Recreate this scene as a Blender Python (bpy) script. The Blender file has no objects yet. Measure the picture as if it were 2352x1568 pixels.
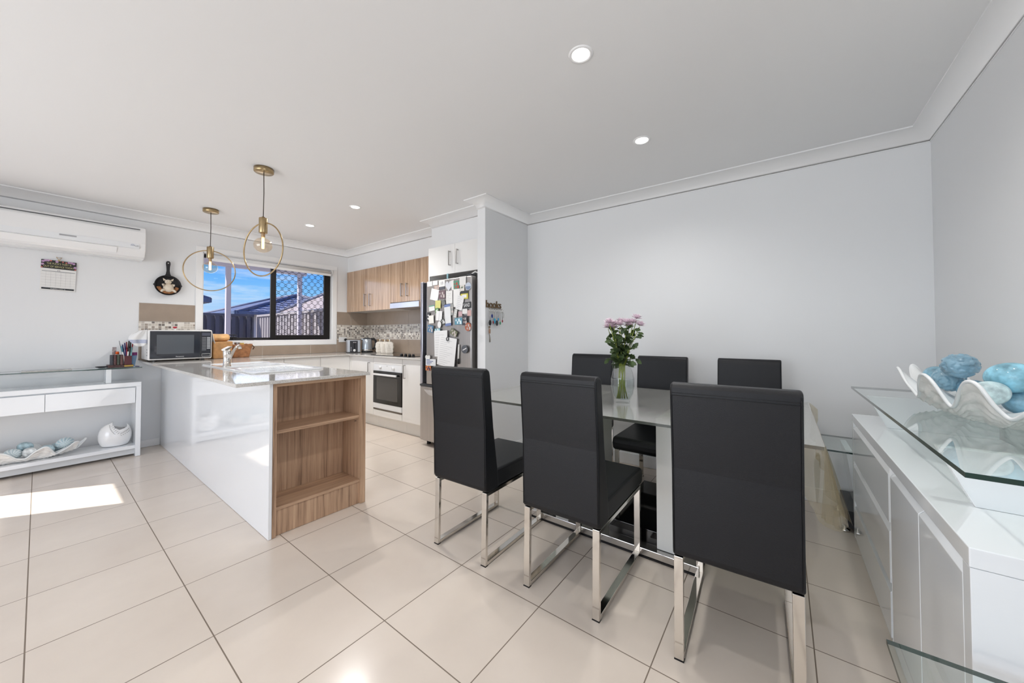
import bpy, bmesh, math, random
from mathutils import Vector, Matrix
random.seed(7)
sc = bpy.context.scene
COL = sc.collection
PI = math.pi
# ------------------------------------------------------------------ camera
cam_d = bpy.data.cameras.new('camera'); cam = bpy.data.objects.new('camera', cam_d); COL.objects.link(cam)
FPX = 821.92
cam_d.sensor_width = 36.0; cam_d.sensor_fit = 'HORIZONTAL'
cam_d.lens = FPX / 2352 * 36.0
cam_d.shift_y = -30.8 / 2352
cam_d.clip_start = 0.02; cam_d.clip_end = 300
yaw, pit, rol = 0.923659659, 0.0194288672, -0.00155192884
fh = Vector((math.sin(yaw), math.cos(yaw), 0)); rh = Vector((math.cos(yaw), -math.sin(yaw), 0)); uh = Vector((0, 0, 1))
f2 = fh*math.cos(pit) + uh*math.sin(pit); u2 = uh*math.cos(pit) - fh*math.sin(pit)
r3 = rh*math.cos(rol) + u2*math.sin(rol); u3 = u2*math.cos(rol) - rh*math.sin(rol)
m = Matrix((( r3.x, u3.x, -f2.x, 0), (r3.y, u3.y, -f2.y, 0), (r3.z, u3.z, -f2.z, 1.1876), (0, 0, 0, 1)))
cam.matrix_world = m
sc.camera = cam
# ------------------------------------------------------------------ colour management
sc.view_settings.view_transform = 'Standard'; sc.view_settings.look = 'None'
sc.view_settings.gamma = 1.0; sc.view_settings.use_curve_mapping = False
sc.view_settings.exposure = -0.06
try:
    sc.cycles.use_denoising = True
    sc.cycles.max_bounces = 14; sc.cycles.diffuse_bounces = 6; sc.cycles.glossy_bounces = 5
    sc.cycles.transparent_max_bounces = 24; sc.cycles.transmission_bounces = 10
    sc.cycles.caustics_reflective = False; sc.cycles.caustics_refractive = False
    sc.cycles.sample_clamp_indirect = 6.0
except Exception: pass
# ------------------------------------------------------------------ world sky with thin clouds
def lin(c):
    c = c/255.0
    return c/12.92 if c <= 0.04045 else ((c+0.055)/1.055)**2.4
def rgb(c, a=1.0): return (lin(c[0]), lin(c[1]), lin(c[2]), a)
W = bpy.data.worlds.new('sky'); sc.world = W; W.use_nodes = True
nt = W.node_tree; N = nt.nodes; LK = nt.links; N.clear()
tc = N.new('ShaderNodeTexCoord'); sep = N.new('ShaderNodeSeparateXYZ'); LK.new(tc.outputs['Generated'], sep.inputs[0])
ramp = N.new('ShaderNodeValToRGB'); LK.new(sep.outputs['Z'], ramp.inputs[0])
cr = ramp.color_ramp
cr.elements[0].position = 0.0; cr.elements[0].color = rgb((214,230,246))
cr.elements[1].position = 0.26; cr.elements[1].color = rgb((22,118,236))
e = cr.elements.new(0.10); e.color = rgb((130,196,250))
e = cr.elements.new(0.17); e.color = rgb((62,158,250))
mp = N.new('ShaderNodeMapping'); mp.inputs['Scale'].default_value = (2.2, 2.2, 17); mp.inputs['Rotation'].default_value = (0.06, 0.10, 0.4)
LK.new(tc.outputs['Generated'], mp.inputs[0])
no = N.new('ShaderNodeTexNoise'); no.inputs['Scale'].default_value = 1.6; no.inputs['Detail'].default_value = 7; no.inputs['Roughness'].default_value = 0.6
LK.new(mp.outputs[0], no.inputs['Vector'])
r2 = N.new('ShaderNodeValToRGB'); r2.color_ramp.elements[0].position = 0.50; r2.color_ramp.elements[0].color = (0,0,0,1)
r2.color_ramp.elements[1].position = 0.72; r2.color_ramp.elements[1].color = (.85,.85,.85,1)
LK.new(no.outputs['Fac'], r2.inputs[0])
mx = N.new('ShaderNodeMix'); mx.data_type = 'RGBA'; LK.new(r2.outputs[0], mx.inputs['Factor']); LK.new(ramp.outputs[0], mx.inputs['A']); mx.inputs['B'].default_value = rgb((240,246,252))
bg = N.new('ShaderNodeBackground'); bg.inputs['Strength'].default_value = 1.12; LK.new(mx.outputs['Result'], bg.inputs['Color'])
wo = N.new('ShaderNodeOutputWorld'); LK.new(bg.outputs[0], wo.inputs['Surface'])
# ------------------------------------------------------------------ lights
def light(name, kind, energy, loc, rot=(0,0,0), size=None, size_y=None, color=(1,1,1), direction=None):
    d = bpy.data.lights.new(name, kind); d.energy = energy; d.color = color
    if kind == 'AREA':
        d.shape = 'RECTANGLE'; d.size = size; d.size_y = size_y
    o = bpy.data.objects.new(name, d); COL.objects.link(o); o.location = loc; o.rotation_euler = rot
    if direction is not None: o.rotation_euler = Vector(direction).to_track_quat('-Z', 'Y').to_euler()
    return o
el = math.radians(46.5)
sun = light('sun', 'SUN', 8.5, (-6, 10, 8), direction=(0.841*math.cos(el), -0.541*math.cos(el), -math.sin(el)), color=(1, .965, .91)); sun.data.angle = 0.009
# added fill lamps in two made-up openings, standing in for unseen daylight
light('fill_left', 'AREA', 106, (-3.56, 2.0, 1.12), size=3.6, size_y=2.1, direction=(1, 0.06, 0.24), color=(.935, .965, 1))
light('fill_rear', 'AREA', 24, (-0.15, -2.66, 1.12), size=1.6, size_y=2.1, direction=(0, 1, 0.2), color=(.96, .98, 1))
light('daylight_kitchen', 'AREA', 5, (1.92, 5.60, 1.62), size=1.4, size_y=.95, direction=(0, -1, -0.25), color=(.97, .97, 1))
# ------------------------------------------------------------------ materials
MATS = {}
def newmat(name):
    m = bpy.data.materials.new(name); m.use_nodes = True; nt = m.node_tree
    b = nt.nodes.get('Principled BSDF'); return m, nt, b
def lnk(nt, a, b): nt.links.new(a, b)
def pm(name, color, rough=.5, metal=0.0, bump=0.0, bscale=60, var=0.0, vscale=4, coat=0.0, spec=.5, trans=0.0, ior=1.45, emit=None, es=0, vmap=(1,1,1), alpha=1.0, sheen=0):
    if name in MATS: return MATS[name]
    m, nt, b = newmat(name)
    b.inputs['Base Color'].default_value = rgb(color); b.inputs['Roughness'].default_value = rough; b.inputs['Metallic'].default_value = metal
    b.inputs['Specular IOR Level'].default_value = spec; b.inputs['Coat Weight'].default_value = coat; b.inputs['Coat Roughness'].default_value = .04
    b.inputs['Transmission Weight'].default_value = trans; b.inputs['IOR'].default_value = ior; b.inputs['Alpha'].default_value = alpha
    if emit: b.inputs['Emission Color'].default_value = rgb(emit); b.inputs['Emission Strength'].default_value = es
    tc = nt.nodes.new('ShaderNodeTexCoord')
    mpn = nt.nodes.new('ShaderNodeMapping'); mpn.inputs['Scale'].default_value = vmap; lnk(nt, tc.outputs['Object'], mpn.inputs[0])
    n = nt.nodes.new('ShaderNodeTexNoise'); n.inputs['Scale'].default_value = vscale; n.inputs['Detail'].default_value = 5; lnk(nt, mpn.outputs[0], n.inputs['Vector'])
    if var > 0:
        r = nt.nodes.new('ShaderNodeValToRGB'); r.color_ramp.elements[0].position = .3; r.color_ramp.elements[1].position = .7
        lo = tuple(max(0, c*(1-var)) for c in color); hi = tuple(min(255, c*(1+var)) for c in color)
        r.color_ramp.elements[0].color = rgb(lo); r.color_ramp.elements[1].color = rgb(hi)
        lnk(nt, n.outputs['Fac'], r.inputs[0]); lnk(nt, r.outputs[0], b.inputs['Base Color'])
    if bump > 0:
        n2 = nt.nodes.new('ShaderNodeTexNoise'); n2.inputs['Scale'].default_value = bscale; n2.inputs['Detail'].default_value = 3; lnk(nt, mpn.outputs[0], n2.inputs['Vector'])
        bp = nt.nodes.new('ShaderNodeBump'); bp.inputs['Strength'].default_value = bump; bp.inputs['Distance'].default_value = .002
        lnk(nt, n2.outputs['Fac'], bp.inputs['Height']); lnk(nt, bp.outputs[0], b.inputs['Normal'])
    MATS[name] = m; return m
def math_n(nt, op, a, b=None, c=None):
    n = nt.nodes.new('ShaderNodeMath'); n.operation = op
    for i, v in enumerate((a, b, c)):
        if v is None: continue
        if isinstance(v, (int, float)): n.inputs[i].default_value = v
        else: lnk(nt, v, n.inputs[i])
    return n.outputs[0]
def mixc(nt, fac, a, b):
    n = nt.nodes.new('ShaderNodeMix'); n.data_type = 'RGBA'
    for k, v in (('Factor', fac), ('A', a), ('B', b)):
        if isinstance(v, (int, float)): n.inputs[k].default_value = v
        elif isinstance(v, tuple): n.inputs[k].default_value = v
        else: lnk(nt, v, n.inputs[k])
    return n.outputs['Result']
TX, TY, OX, OY = 0.45, 0.47243, -0.0140, 2.28217
def grid_mask(nt, cx, cy, tx, ty, ox, oy, g):
    def one(c, t, o):
        s = math_n(nt, 'DIVIDE', math_n(nt, 'SUBTRACT', c, o), t); fr = math_n(nt, 'FRACT', math_n(nt, 'ADD', s, 100.0))
        d = math_n(nt, 'ABSOLUTE', math_n(nt, 'SUBTRACT', fr, .5)); return math_n(nt, 'GREATER_THAN', d, .5 - g/t/2), math_n(nt, 'FLOOR', math_n(nt, 'ADD', s, 100.0))
    a, ia = one(cx, tx, ox); b, ib = one(cy, ty, oy)
    return math_n(nt, 'MAXIMUM', a, b), ia, ib
def floor_mat():
    m, nt, b = newmat('porcelain_tiles'); tc = nt.nodes.new('ShaderNodeTexCoord'); s = nt.nodes.new('ShaderNodeSeparateXYZ'); lnk(nt, tc.outputs['Object'], s.inputs[0])
    mask, ia, ib = grid_mask(nt, s.outputs['X'], s.outputs['Y'], TX, TY, OX, OY, .0042)
    cmb = nt.nodes.new('ShaderNodeCombineXYZ'); lnk(nt, ia, cmb.inputs[0]); lnk(nt, ib, cmb.inputs[1])
    wn = nt.nodes.new('ShaderNodeTexWhiteNoise'); wn.noise_dimensions = '3D'; lnk(nt, cmb.outputs[0], wn.inputs['Vector'])
    n = nt.nodes.new('ShaderNodeTexNoise'); n.inputs['Scale'].default_value = 3.2; n.inputs['Detail'].default_value = 6; n.inputs['Roughness'].default_value = .6
    lnk(nt, tc.outputs['Object'], n.inputs['Vector'])
    f = math_n(nt, 'ADD', math_n(nt, 'MULTIPLY', wn.outputs['Value'], .25), math_n(nt, 'MULTIPLY', n.outputs['Fac'], .8))
    base = mixc(nt, f, rgb((212,199,186)), rgb((230,218,205)))
    c = mixc(nt, mask, base, rgb((128,114,100)))
    lnk(nt, c, b.inputs['Base Color'])
    rr = math_n(nt, 'ADD', math_n(nt, 'MULTIPLY', mask, .5), math_n(nt, 'MULTIPLY', n.outputs['Fac'], .10)); rr = math_n(nt, 'ADD', rr, .14); lnk(nt, rr, b.inputs['Roughness'])
    bp = nt.nodes.new('ShaderNodeBump'); bp.inputs['Strength'].default_value = .5; bp.inputs['Distance'].default_value = .0015; bp.invert = True
    lnk(nt, mask, bp.inputs['Height']); lnk(nt, bp.outputs[0], b.inputs['Normal'])
    return m
def wood_mat(name, base, dark, light_, rough=.35, coat=0.0, axis='Z'):
    m, nt, b = newmat(name); tc = nt.nodes.new('ShaderNodeTexCoord'); mp = nt.nodes.new('ShaderNodeMapping')
    sc_ = {'Z': (1, 1, .03), 'X': (.03, 1, 1), 'Y': (1, .03, 1)}[axis]; mp.inputs['Scale'].default_value = sc_; lnk(nt, tc.outputs['Object'], mp.inputs[0])
    n = nt.nodes.new('ShaderNodeTexNoise'); n.inputs['Scale'].default_value = 34; n.inputs['Detail'].default_value = 6; n.inputs['Roughness'].default_value = .7; lnk(nt, mp.outputs[0], n.inputs['Vector'])
    n2 = nt.nodes.new('ShaderNodeTexNoise'); n2.inputs['Scale'].default_value = 160; n2.inputs['Detail'].default_value = 3; lnk(nt, mp.outputs[0], n2.inputs['Vector'])
    f = math_n(nt, 'ADD', math_n(nt, 'MULTIPLY', n.outputs['Fac'], .75), math_n(nt, 'MULTIPLY', n2.outputs['Fac'], .25))
    r = nt.nodes.new('ShaderNodeValToRGB'); e = r.color_ramp.elements
    e[0].position = .36; e[0].color = rgb(dark); e[1].position = .64; e[1].color = rgb(light_)
    q = e.new(.48); q.color = rgb(base)
    lnk(nt, f, r.inputs[0]); lnk(nt, r.outputs[0], b.inputs['Base Color']); b.inputs['Roughness'].default_value = rough; b.inputs['Coat Weight'].default_value = coat; b.inputs['Coat Roughness'].default_value = .08
    return m
def stone_mat():
    m, nt, b = newmat('engineered_stone'); tc = nt.nodes.new('ShaderNodeTexCoord')
    v = nt.nodes.new('ShaderNodeTexVoronoi'); v.inputs['Scale'].default_value = 260; lnk(nt, tc.outputs['Object'], v.inputs['Vector'])
    r = nt.nodes.new('ShaderNodeValToRGB'); e = r.color_ramp.elements; e[0].position = .0; e[0].color = rgb((174,170,164)); e[1].position = .5; e[1].color = rgb((204,201,196))
    e2 = e.new(.28); e2.color = rgb((194,190,185)); sp = nt.nodes.new('ShaderNodeSeparateColor'); lnk(nt, v.outputs['Color'], sp.inputs[0])
    lnk(nt, sp.outputs[0], r.inputs[0]); lnk(nt, r.outputs[0], b.inputs['Base Color']); b.inputs['Roughness'].default_value = .07; return m
def mosaic_mat(axis):
    m, nt, b = newmat('glass_mosaic_'+axis); tc = nt.nodes.new('ShaderNodeTexCoord'); s = nt.nodes.new('ShaderNodeSeparateXYZ'); lnk(nt, tc.outputs['Object'], s.inputs[0])
    mask, ia, ib = grid_mask(nt, s.outputs[axis], s.outputs['Z'], .0262, .0262, 0, .008, .0035)
    cmb = nt.nodes.new('ShaderNodeCombineXYZ'); lnk(nt, ia, cmb.inputs[0]); lnk(nt, ib, cmb.inputs[1])
    wn = nt.nodes.new('ShaderNodeTexWhiteNoise'); wn.noise_dimensions = '3D'; lnk(nt, cmb.outputs[0], wn.inputs['Vector'])
    r = nt.nodes.new('ShaderNodeValToRGB'); r.color_ramp.interpolation = 'CONSTANT'; e = r.color_ramp.elements
    e[0].position = 0; e[0].color = rgb((112,104,98)); e[1].position = .14; e[1].color = rgb((160,148,136))
    for p, c in ((.32, (206,198,186)), (.55, (228,222,212)), (.8, (190,182,172))):
        q = e.new(p); q.color = rgb(c)
    lnk(nt, wn.outputs['Value'], r.inputs[0])
    c = mixc(nt, mask, r.outputs[0], rgb((226,220,212))); lnk(nt, c, b.inputs['Base Color'])
    lnk(nt, math_n(nt, 'ADD', math_n(nt, 'MULTIPLY', mask, .4), .14), b.inputs['Roughness'])
    bp = nt.nodes.new('ShaderNodeBump'); bp.inputs['Strength'].default_value = .6; bp.inputs['Distance'].default_value = .002
    hh = math_n(nt, 'ADD', math_n(nt, 'MULTIPLY', math_n(nt, 'SUBTRACT', 1.0, mask), .7), math_n(nt, 'MULTIPLY', wn.outputs['Value'], .5)); lnk(nt, hh, bp.inputs['Height']); lnk(nt, bp.outputs[0], b.inputs['Normal'])
    return m
def glass_mat(name, tint=(236,245,242), base=.04, rough=0.0, haze=0.0, grain=0.0, hc=(215,215,212)):
    m = bpy.data.materials.new(name); m.use_nodes = True; nt = m.node_tree; nt.nodes.clear()
    out = nt.nodes.new('ShaderNodeOutputMaterial'); t = nt.nodes.new('ShaderNodeBsdfTransparent'); t.inputs[0].default_value = rgb(tint)
    g = nt.nodes.new('ShaderNodeBsdfGlossy'); g.inputs['Roughness'].default_value = rough; g.inputs['Color'].default_value = (1,1,1,1)
    fr = nt.nodes.new('ShaderNodeLayerWeight'); fr.inputs['Blend'].default_value = .5
    gm = nt.nodes.new('ShaderNodeNewGeometry')
    p5 = math_n(nt, 'MULTIPLY_ADD', math_n(nt, 'POWER', fr.outputs['Facing'], 4.0), .9, base)
    lwo = math_n(nt, 'MULTIPLY', p5, math_n(nt, 'SUBTRACT', 1.0, gm.outputs['Backfacing']))
    mxs = nt.nodes.new('ShaderNodeMixShader'); lnk(nt, lwo, mxs.inputs[0]); lnk(nt, t.outputs[0], mxs.inputs[1]); lnk(nt, g.outputs[0], mxs.inputs[2])
    res = mxs.outputs[0]
    if haze > 0:
        d = nt.nodes.new('ShaderNodeBsdfDiffuse'); d.inputs[0].default_value = rgb(hc); m2 = nt.nodes.new('ShaderNodeMixShader')
        if grain > 0:
            tc = nt.nodes.new('ShaderNodeTexCoord'); n = nt.nodes.new('ShaderNodeTexNoise'); n.inputs['Scale'].default_value = 320; n.inputs['Detail'].default_value = 2; lnk(nt, tc.outputs['Object'], n.inputs['Vector'])
            q = math_n(nt, 'MULTIPLY_ADD', math_n(nt, 'SUBTRACT', n.outputs['Fac'], .5), grain, haze); q = math_n(nt, 'MAXIMUM', q, 0.0); lnk(nt, q, m2.inputs[0])
            bp = nt.nodes.new('ShaderNodeBump'); bp.inputs['Strength'].default_value = .25; bp.inputs['Distance'].default_value = .0006; lnk(nt, n.outputs['Fac'], bp.inputs['Height']); lnk(nt, bp.outputs[0], g.inputs['Normal'])
        else: m2.inputs[0].default_value = haze
        lnk(nt, res, m2.inputs[1]); lnk(nt, d.outputs[0], m2.inputs[2]); res = m2.outputs[0]
    lnk(nt, res, out.inputs['Surface']); return m
M = {}
M['wall'] = pm('wall_paint', (229,230,231), .6, bump=.05, bscale=180)
M['ceil'] = pm('ceiling_paint', (233,233,233), .8, bump=.03, bscale=120)
M['trim'] = pm('trim_enamel', (238,238,238), .35)
M['floor'] = floor_mat()
M['cab'] = pm('cabinet_laminate', (232,231,229), .22, coat=.15)
M['gloss'] = pm('gloss_white_panel', (232,234,236), .10, coat=.5)
M['glosswhite'] = pm('high_gloss_white', (232,235,237), .08, coat=.6)
M['wood'] = wood_mat('walnut_laminate', (176,144,117), (128,100,79), (200,168,138), .38)
M['woodup'] = wood_mat('gloss_walnut_laminate', (176,146,118), (132,104,82), (196,168,142), .16, coat=.55)
M['woodh'] = wood_mat('walnut_laminate_across', (176,144,117), (128,100,79), (200,168,138), .38, axis='X')
M['stone'] = stone_mat()
M['taupe'] = pm('taupe_tile', (158,142,127), .22, var=.04, vscale=6)
M['grout'] = pm('pale_grout', (222,216,208), .7)
M['mosx'] = mosaic_mat('X'); M['mosy'] = mosaic_mat('Y')
M['chrome'] = pm('chrome', (222,218,212), .10, metal=1)
M['brushed'] = pm('brushed_steel', (178,176,174), .26, metal=1, var=.06, vscale=40, vmap=(1,1,.02))
M['fridge'] = pm('fridge_steel', (184,180,178), .30, metal=.85, var=.04, vscale=30, vmap=(1,1,.02))
M['steelsink'] = pm('white_sink_enamel', (228,230,232), .12, coat=.3)
M['brass'] = pm('antique_brass', (176,154,118), .28, metal=1, var=.06, vscale=30)
M['leather'] = pm('black_leather', (14,15,19), .40, spec=.4, bump=.3, bscale=420, var=.05, vscale=14)
M['stitch'] = pm('black_thread', (24,24,26), .7)
M['black'] = pm('black_plastic', (22,22,24), .35)
M['blackgloss'] = pm('black_gloss', (9,9,11), .06, coat=.3)
M['blackmetal'] = pm('black_aluminium', (20,17,18), .45)
M['darkgrey'] = pm('dark_grey_plastic', (62,64,68), .4)
M['clear'] = glass_mat('clear_glass', (246,250,249))
M['window'] = glass_mat('window_glass', (252,252,253), .03)
M['table'] = glass_mat('table_glass', (238,242,240), .10, .04)
M['cloth'] = glass_mat('clear_vinyl', (240,239,235), .09, .09, haze=.15, grain=.7)
M['drape'] = glass_mat('creased_vinyl', (236,230,214), .09, .16, haze=.22, hc=(206,196,174))
M['vaseglass'] = glass_mat('vase_crystal', (251,252,252), .05)
M['gedge'] = pm('green_glass_edge', (24,52,46), .08, coat=.4)
M['gedge2'] = pm('smoky_glass_edge', (96,100,94), .12)
M['bulb'] = glass_mat('bulb_glass', (250,240,226), .10, 0.0)
M['fil'] = pm('glowing_filament', (255,214,150), .5, emit=(255,206,140), es=5)
M['led'] = pm('led_lens', (255,255,255), .5, emit=(255,252,246), es=6)
M['water'] = glass_mat('water', (240,243,243), .04)
M['porc'] = pm('white_porcelain', (236,236,236), .08, coat=.5)
M['clamout'] = pm('chalky_shell', (232,230,226), .75, bump=.9, bscale=60, var=.06, vscale=18)
M['clamin'] = pm('smooth_shell_lining', (226,228,228), .25)
M['skirt'] = M['trim']
M['paper'] = pm('white_paper', (232,231,228), .8)
M['fence'] = pm('grey_steel_fence', (164,158,158), .55)
M['fencedark'] = pm('dark_steel_fence', (74,74,88), .55)
M['post'] = pm('patio_paint', (196,190,200), .6)
M['ground'] = pm('pale_concrete', (180,174,166), .9, var=.06, vscale=2)
def cm(name, c, rough=.5, **k): return pm(name, c, rough, **k)
# ------------------------------------------------------------------ mesh helpers
WO = {}   # world origin of each thing, so that meshes authored in world coordinates are stored relative to it
def origin_of(o):
    while o is not None:
        if o.name in WO: return WO[o.name]
        o = o.parent
    return Vector((0,0,0))
class MB:
    def __init__(s): s.bm = bmesh.new()
    def box(s, x0, x1, y0, y1, z0, z1, mi=0):
        vs = [s.bm.verts.new(p) for p in ((x0,y0,z0),(x1,y0,z0),(x1,y1,z0),(x0,y1,z0),(x0,y0,z1),(x1,y0,z1),(x1,y1,z1),(x0,y1,z1))]
        for f in ((0,3,2,1),(4,5,6,7),(0,1,5,4),(1,2,6,5),(2,3,7,6),(3,0,4,7)):
            fc = s.bm.faces.new([vs[i] for i in f]); fc.material_index = mi
        return s
    def poly(s, pts, mi=0):
        f = s.bm.faces.new([s.bm.verts.new(p) for p in pts]); f.material_index = mi; return s
    def prism(s, pts, off, mi=0):
        a = [s.bm.verts.new(p) for p in pts]; o = Vector(off); b = [s.bm.verts.new(Vector(p)+o) for p in pts]
        n = len(pts); fs = [s.bm.faces.new(a[::-1]), s.bm.faces.new(b)]
        for i in range(n): fs.append(s.bm.faces.new((a[i], a[(i+1)%n], b[(i+1)%n], b[i])))
        for f in fs: f.material_index = mi
        return s
    def lathe(s, prof, c=(0,0,0), n=32, mi=0, axis='Z', smooth=True, sx=1, sy=1):
        rings = []
        for r, z in prof:
            if r < 1e-6: rings.append([s.bm.verts.new(s._ax(0,0,z,c,axis))])
            else: rings.append([s.bm.verts.new(s._ax(r*sx*math.cos(2*PI*i/n), r*sy*math.sin(2*PI*i/n), z, c, axis)) for i in range(n)])
        for a, b in zip(rings, rings[1:]):
            for i in range(n):
                j = (i+1) % n
                try:
                    if len(a) == 1 and len(b) == 1: continue
                    if len(a) == 1: f = s.bm.faces.new((a[0], b[j], b[i]))
                    elif len(b) == 1: f = s.bm.faces.new((a[i], a[j], b[0]))
                    else: f = s.bm.faces.new((a[i], a[j], b[j], b[i]))
                    f.smooth = smooth; f.material_index = mi
                except ValueError: pass
        return s
    def _ax(s, x, y, z, c, axis):
        if axis == 'Z': v = (x, y, z)
        elif axis == 'X': v = (z, x, y)
        else: v = (y, z, x)
        return (v[0]+c[0], v[1]+c[1], v[2]+c[2])
    def cyl(s, c, r, z0, z1, n=24, axis='Z', mi=0, r2=None):
        r2 = r if r2 is None else r2
        return s.lathe([(0,z0),(r,z0),(r2,z1),(0,z1)], c, n, mi, axis, smooth=False)
    def tube(s, pts, r, n=10, closed=False, mi=0, rs=None, flat=1.0):
        pts = [Vector(p) for p in pts]; L = len(pts); rings = []
        prev = None
        for i, p in enumerate(pts):
            if closed: t = (pts[(i+1)%L]-pts[i-1])
            else: t = pts[min(i+1,L-1)]-pts[max(i-1,0)]
            t.normalize()
            if prev is None:
                a = Vector((0,0,1)) if abs(t.z) < .9 else Vector((1,0,0)); u = t.cross(a).normalized()
            else:
                u = (prev - t*prev.dot(t)); u = u.normalized() if u.length > 1e-6 else t.orthogonal().normalized()
            prev = u; v = t.cross(u)
            rr = rs[i] if rs else r
            rings.append([s.bm.verts.new(p + u*rr*math.cos(2*PI*k/n) + v*rr*flat*math.sin(2*PI*k/n)) for k in range(n)])
        R = L if closed else L-1
        for i in range(R):
            a, b = rings[i], rings[(i+1)%L]
            for k in range(n):
                f = s.bm.faces.new((a[k], a[(k+1)%n], b[(k+1)%n], b[k])); f.smooth = True; f.material_index = mi
        if not closed:
            for rg, rev in ((rings[0], True), (rings[-1], False)):
                f = s.bm.faces.new(rg[::-1] if rev else rg); f.material_index = mi
        return s
    def bar(s, p, q, w, h, up=(0,0,1), mi=0):
        p = Vector(p); q = Vector(q); t = (q-p).normalized(); u = Vector(up); sd = t.cross(u).normalized(); u = sd.cross(t).normalized()
        vs = []
        for c in (p, q):
            for a, b in ((-1,-1),(1,-1),(1,1),(-1,1)): vs.append(s.bm.verts.new(c + sd*a*w/2 + u*b*h/2))
        for f in ((0,3,2,1),(4,5,6,7),(0,1,5,4),(1,2,6,5),(2,3,7,6),(3,0,4,7)): 
            fc = s.bm.faces.new([vs[i] for i in f]); fc.material_index = mi
        return s
    def grid(s, fn, nu, nv, mi=0, closed_u=False, smooth=True):
        V = [[s.bm.verts.new(fn(i/(nu if closed_u else nu-1) , j/(nv-1))) for j in range(nv)] for i in range(nu)]
        for i in range(nu if closed_u else nu-1):
            for j in range(nv-1):
                a = V[i][j]; b = V[(i+1)%nu][j]; c = V[(i+1)%nu][j+1]; d = V[i][j+1]
                f = s.bm.faces.new((a,b,c,d)); f.smooth = smooth; f.material_index = mi
        return s
    def sphere(s, c, r, n=20, m=12, sz=1.0, mi=0):
        prof = [(r*math.sin(PI*i/m), -r*sz*math.cos(PI*i/m)) for i in range(m+1)]; prof[0] = (0, prof[0][1]); prof[-1] = (0, prof[-1][1])
        return s.lathe(prof, c, n, mi)
    def build(s, name, mats, parent=None, bevel=0, seg=2, smooth=False, local=False, solid=0, sub=0):
        if not local and parent is not None:
            o = origin_of(parent)
            if o.length > 0: bmesh.ops.translate(s.bm, verts=s.bm.verts[:], vec=-o)
        bmesh.ops.recalc_face_normals(s.bm, faces=s.bm.faces[:])
        me = bpy.data.meshes.new(name); s.bm.to_mesh(me); s.bm.free()
        for mt in (mats if isinstance(mats, (list, tuple)) else [mats]): me.materials.append(mt)
        if smooth:
            for p in me.polygons: p.use_smooth = True
        ob = bpy.data.objects.new(name, me); COL.objects.link(ob)
        if parent is not None: ob.parent = parent
        if solid: 
            md = ob.modifiers.new('solid', 'SOLIDIFY'); md.thickness = solid; md.offset = 0
        if sub:
            md = ob.modifiers.new('sub', 'SUBSURF'); md.levels = sub; md.render_levels = sub
        if bevel > 0:
            md = ob.modifiers.new('bevel', 'BEVEL'); md.width = bevel; md.segments = seg; md.limit_method = 'ANGLE'; md.angle_limit = math.radians(40)
            if seg > 1: md.harden_normals = False
        return ob
def tag(o, label, cat, group=None, kind=None):
    if label: o['label'] = label
    if cat: o['category'] = cat
    if group: o['group'] = group
    if kind: o['kind'] = kind
    return o
def thing(name, loc, label, cat, group=None, rz=0):
    o = bpy.data.objects.new(name, None); COL.objects.link(o); o.location = loc; o.rotation_euler = (0,0,rz); o.empty_display_size = .05
    WO[o.name] = Vector(loc); return tag(o, label, cat, group)
def lone(o, loc=None): return o
def struct(name, mb, mat, bevel=0, parent=None, label=None):
    o = mb.build(name, mat, parent, bevel)
    if parent is None: o['kind'] = 'structure'
    if label: o['label'] = label
    return o
def rebase(o, loc):
    """put the origin of a top-level mesh at loc"""
    loc = Vector(loc); o.data.transform(Matrix.Translation(-loc)); o.location = loc; WO[o.name] = loc; return o
def dup(root, loc=None, rz=None, label=None, group=None):
    r = root.copy(); COL.objects.link(r)
    if loc is not None: r.location = loc
    if rz is not None: r.rotation_euler = (0,0,rz)
    if label: r['label'] = label
    if group: r['group'] = group
    for ch in list(root.children):
        c = ch.copy(); COL.objects.link(c); c.parent = r
        for g in list(ch.children):
            d = g.copy(); COL.objects.link(d); d.parent = c
    return r
def text(name, s, size, mat, parent, matrix, extrude=.0004, sx=1.0, align='CENTER', tr=None):
    cu = bpy.data.curves.new('t', 'FONT'); cu.body = s; cu.size = size; cu.align_x = align; cu.align_y = 'CENTER'; cu.extrude = extrude; cu.space_character = 1.0
    o = bpy.data.objects.new('t', cu); COL.objects.link(o)
    bpy.context.view_layer.update()
    me = bpy.data.meshes.new_from_object(o.evaluated_get(bpy.context.evaluated_depsgraph_get()))
    bpy.data.objects.remove(o); me.name = name
    me.transform(Matrix.Diagonal((sx,1,1,1))); me.transform(matrix)
    og = origin_of(parent) if parent else Vector((0,0,0)); me.transform(Matrix.Translation(-og))
    me.materials.clear(); me.materials.append(mat)
    ob = bpy.data.objects.new(name, me); COL.objects.link(ob); ob.parent = parent; return ob
def frame_mat(origin, xdir, ydir):
    x = Vector(xdir).normalized(); y = Vector(ydir).normalized(); z = x.cross(y)
    return Matrix(((x.x,y.x,z.x,origin[0]),(x.y,y.y,z.y,origin[1]),(x.z,y.z,z.z,origin[2]),(0,0,0,1)))
YW = 5.435; CZ = 2.49
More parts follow.
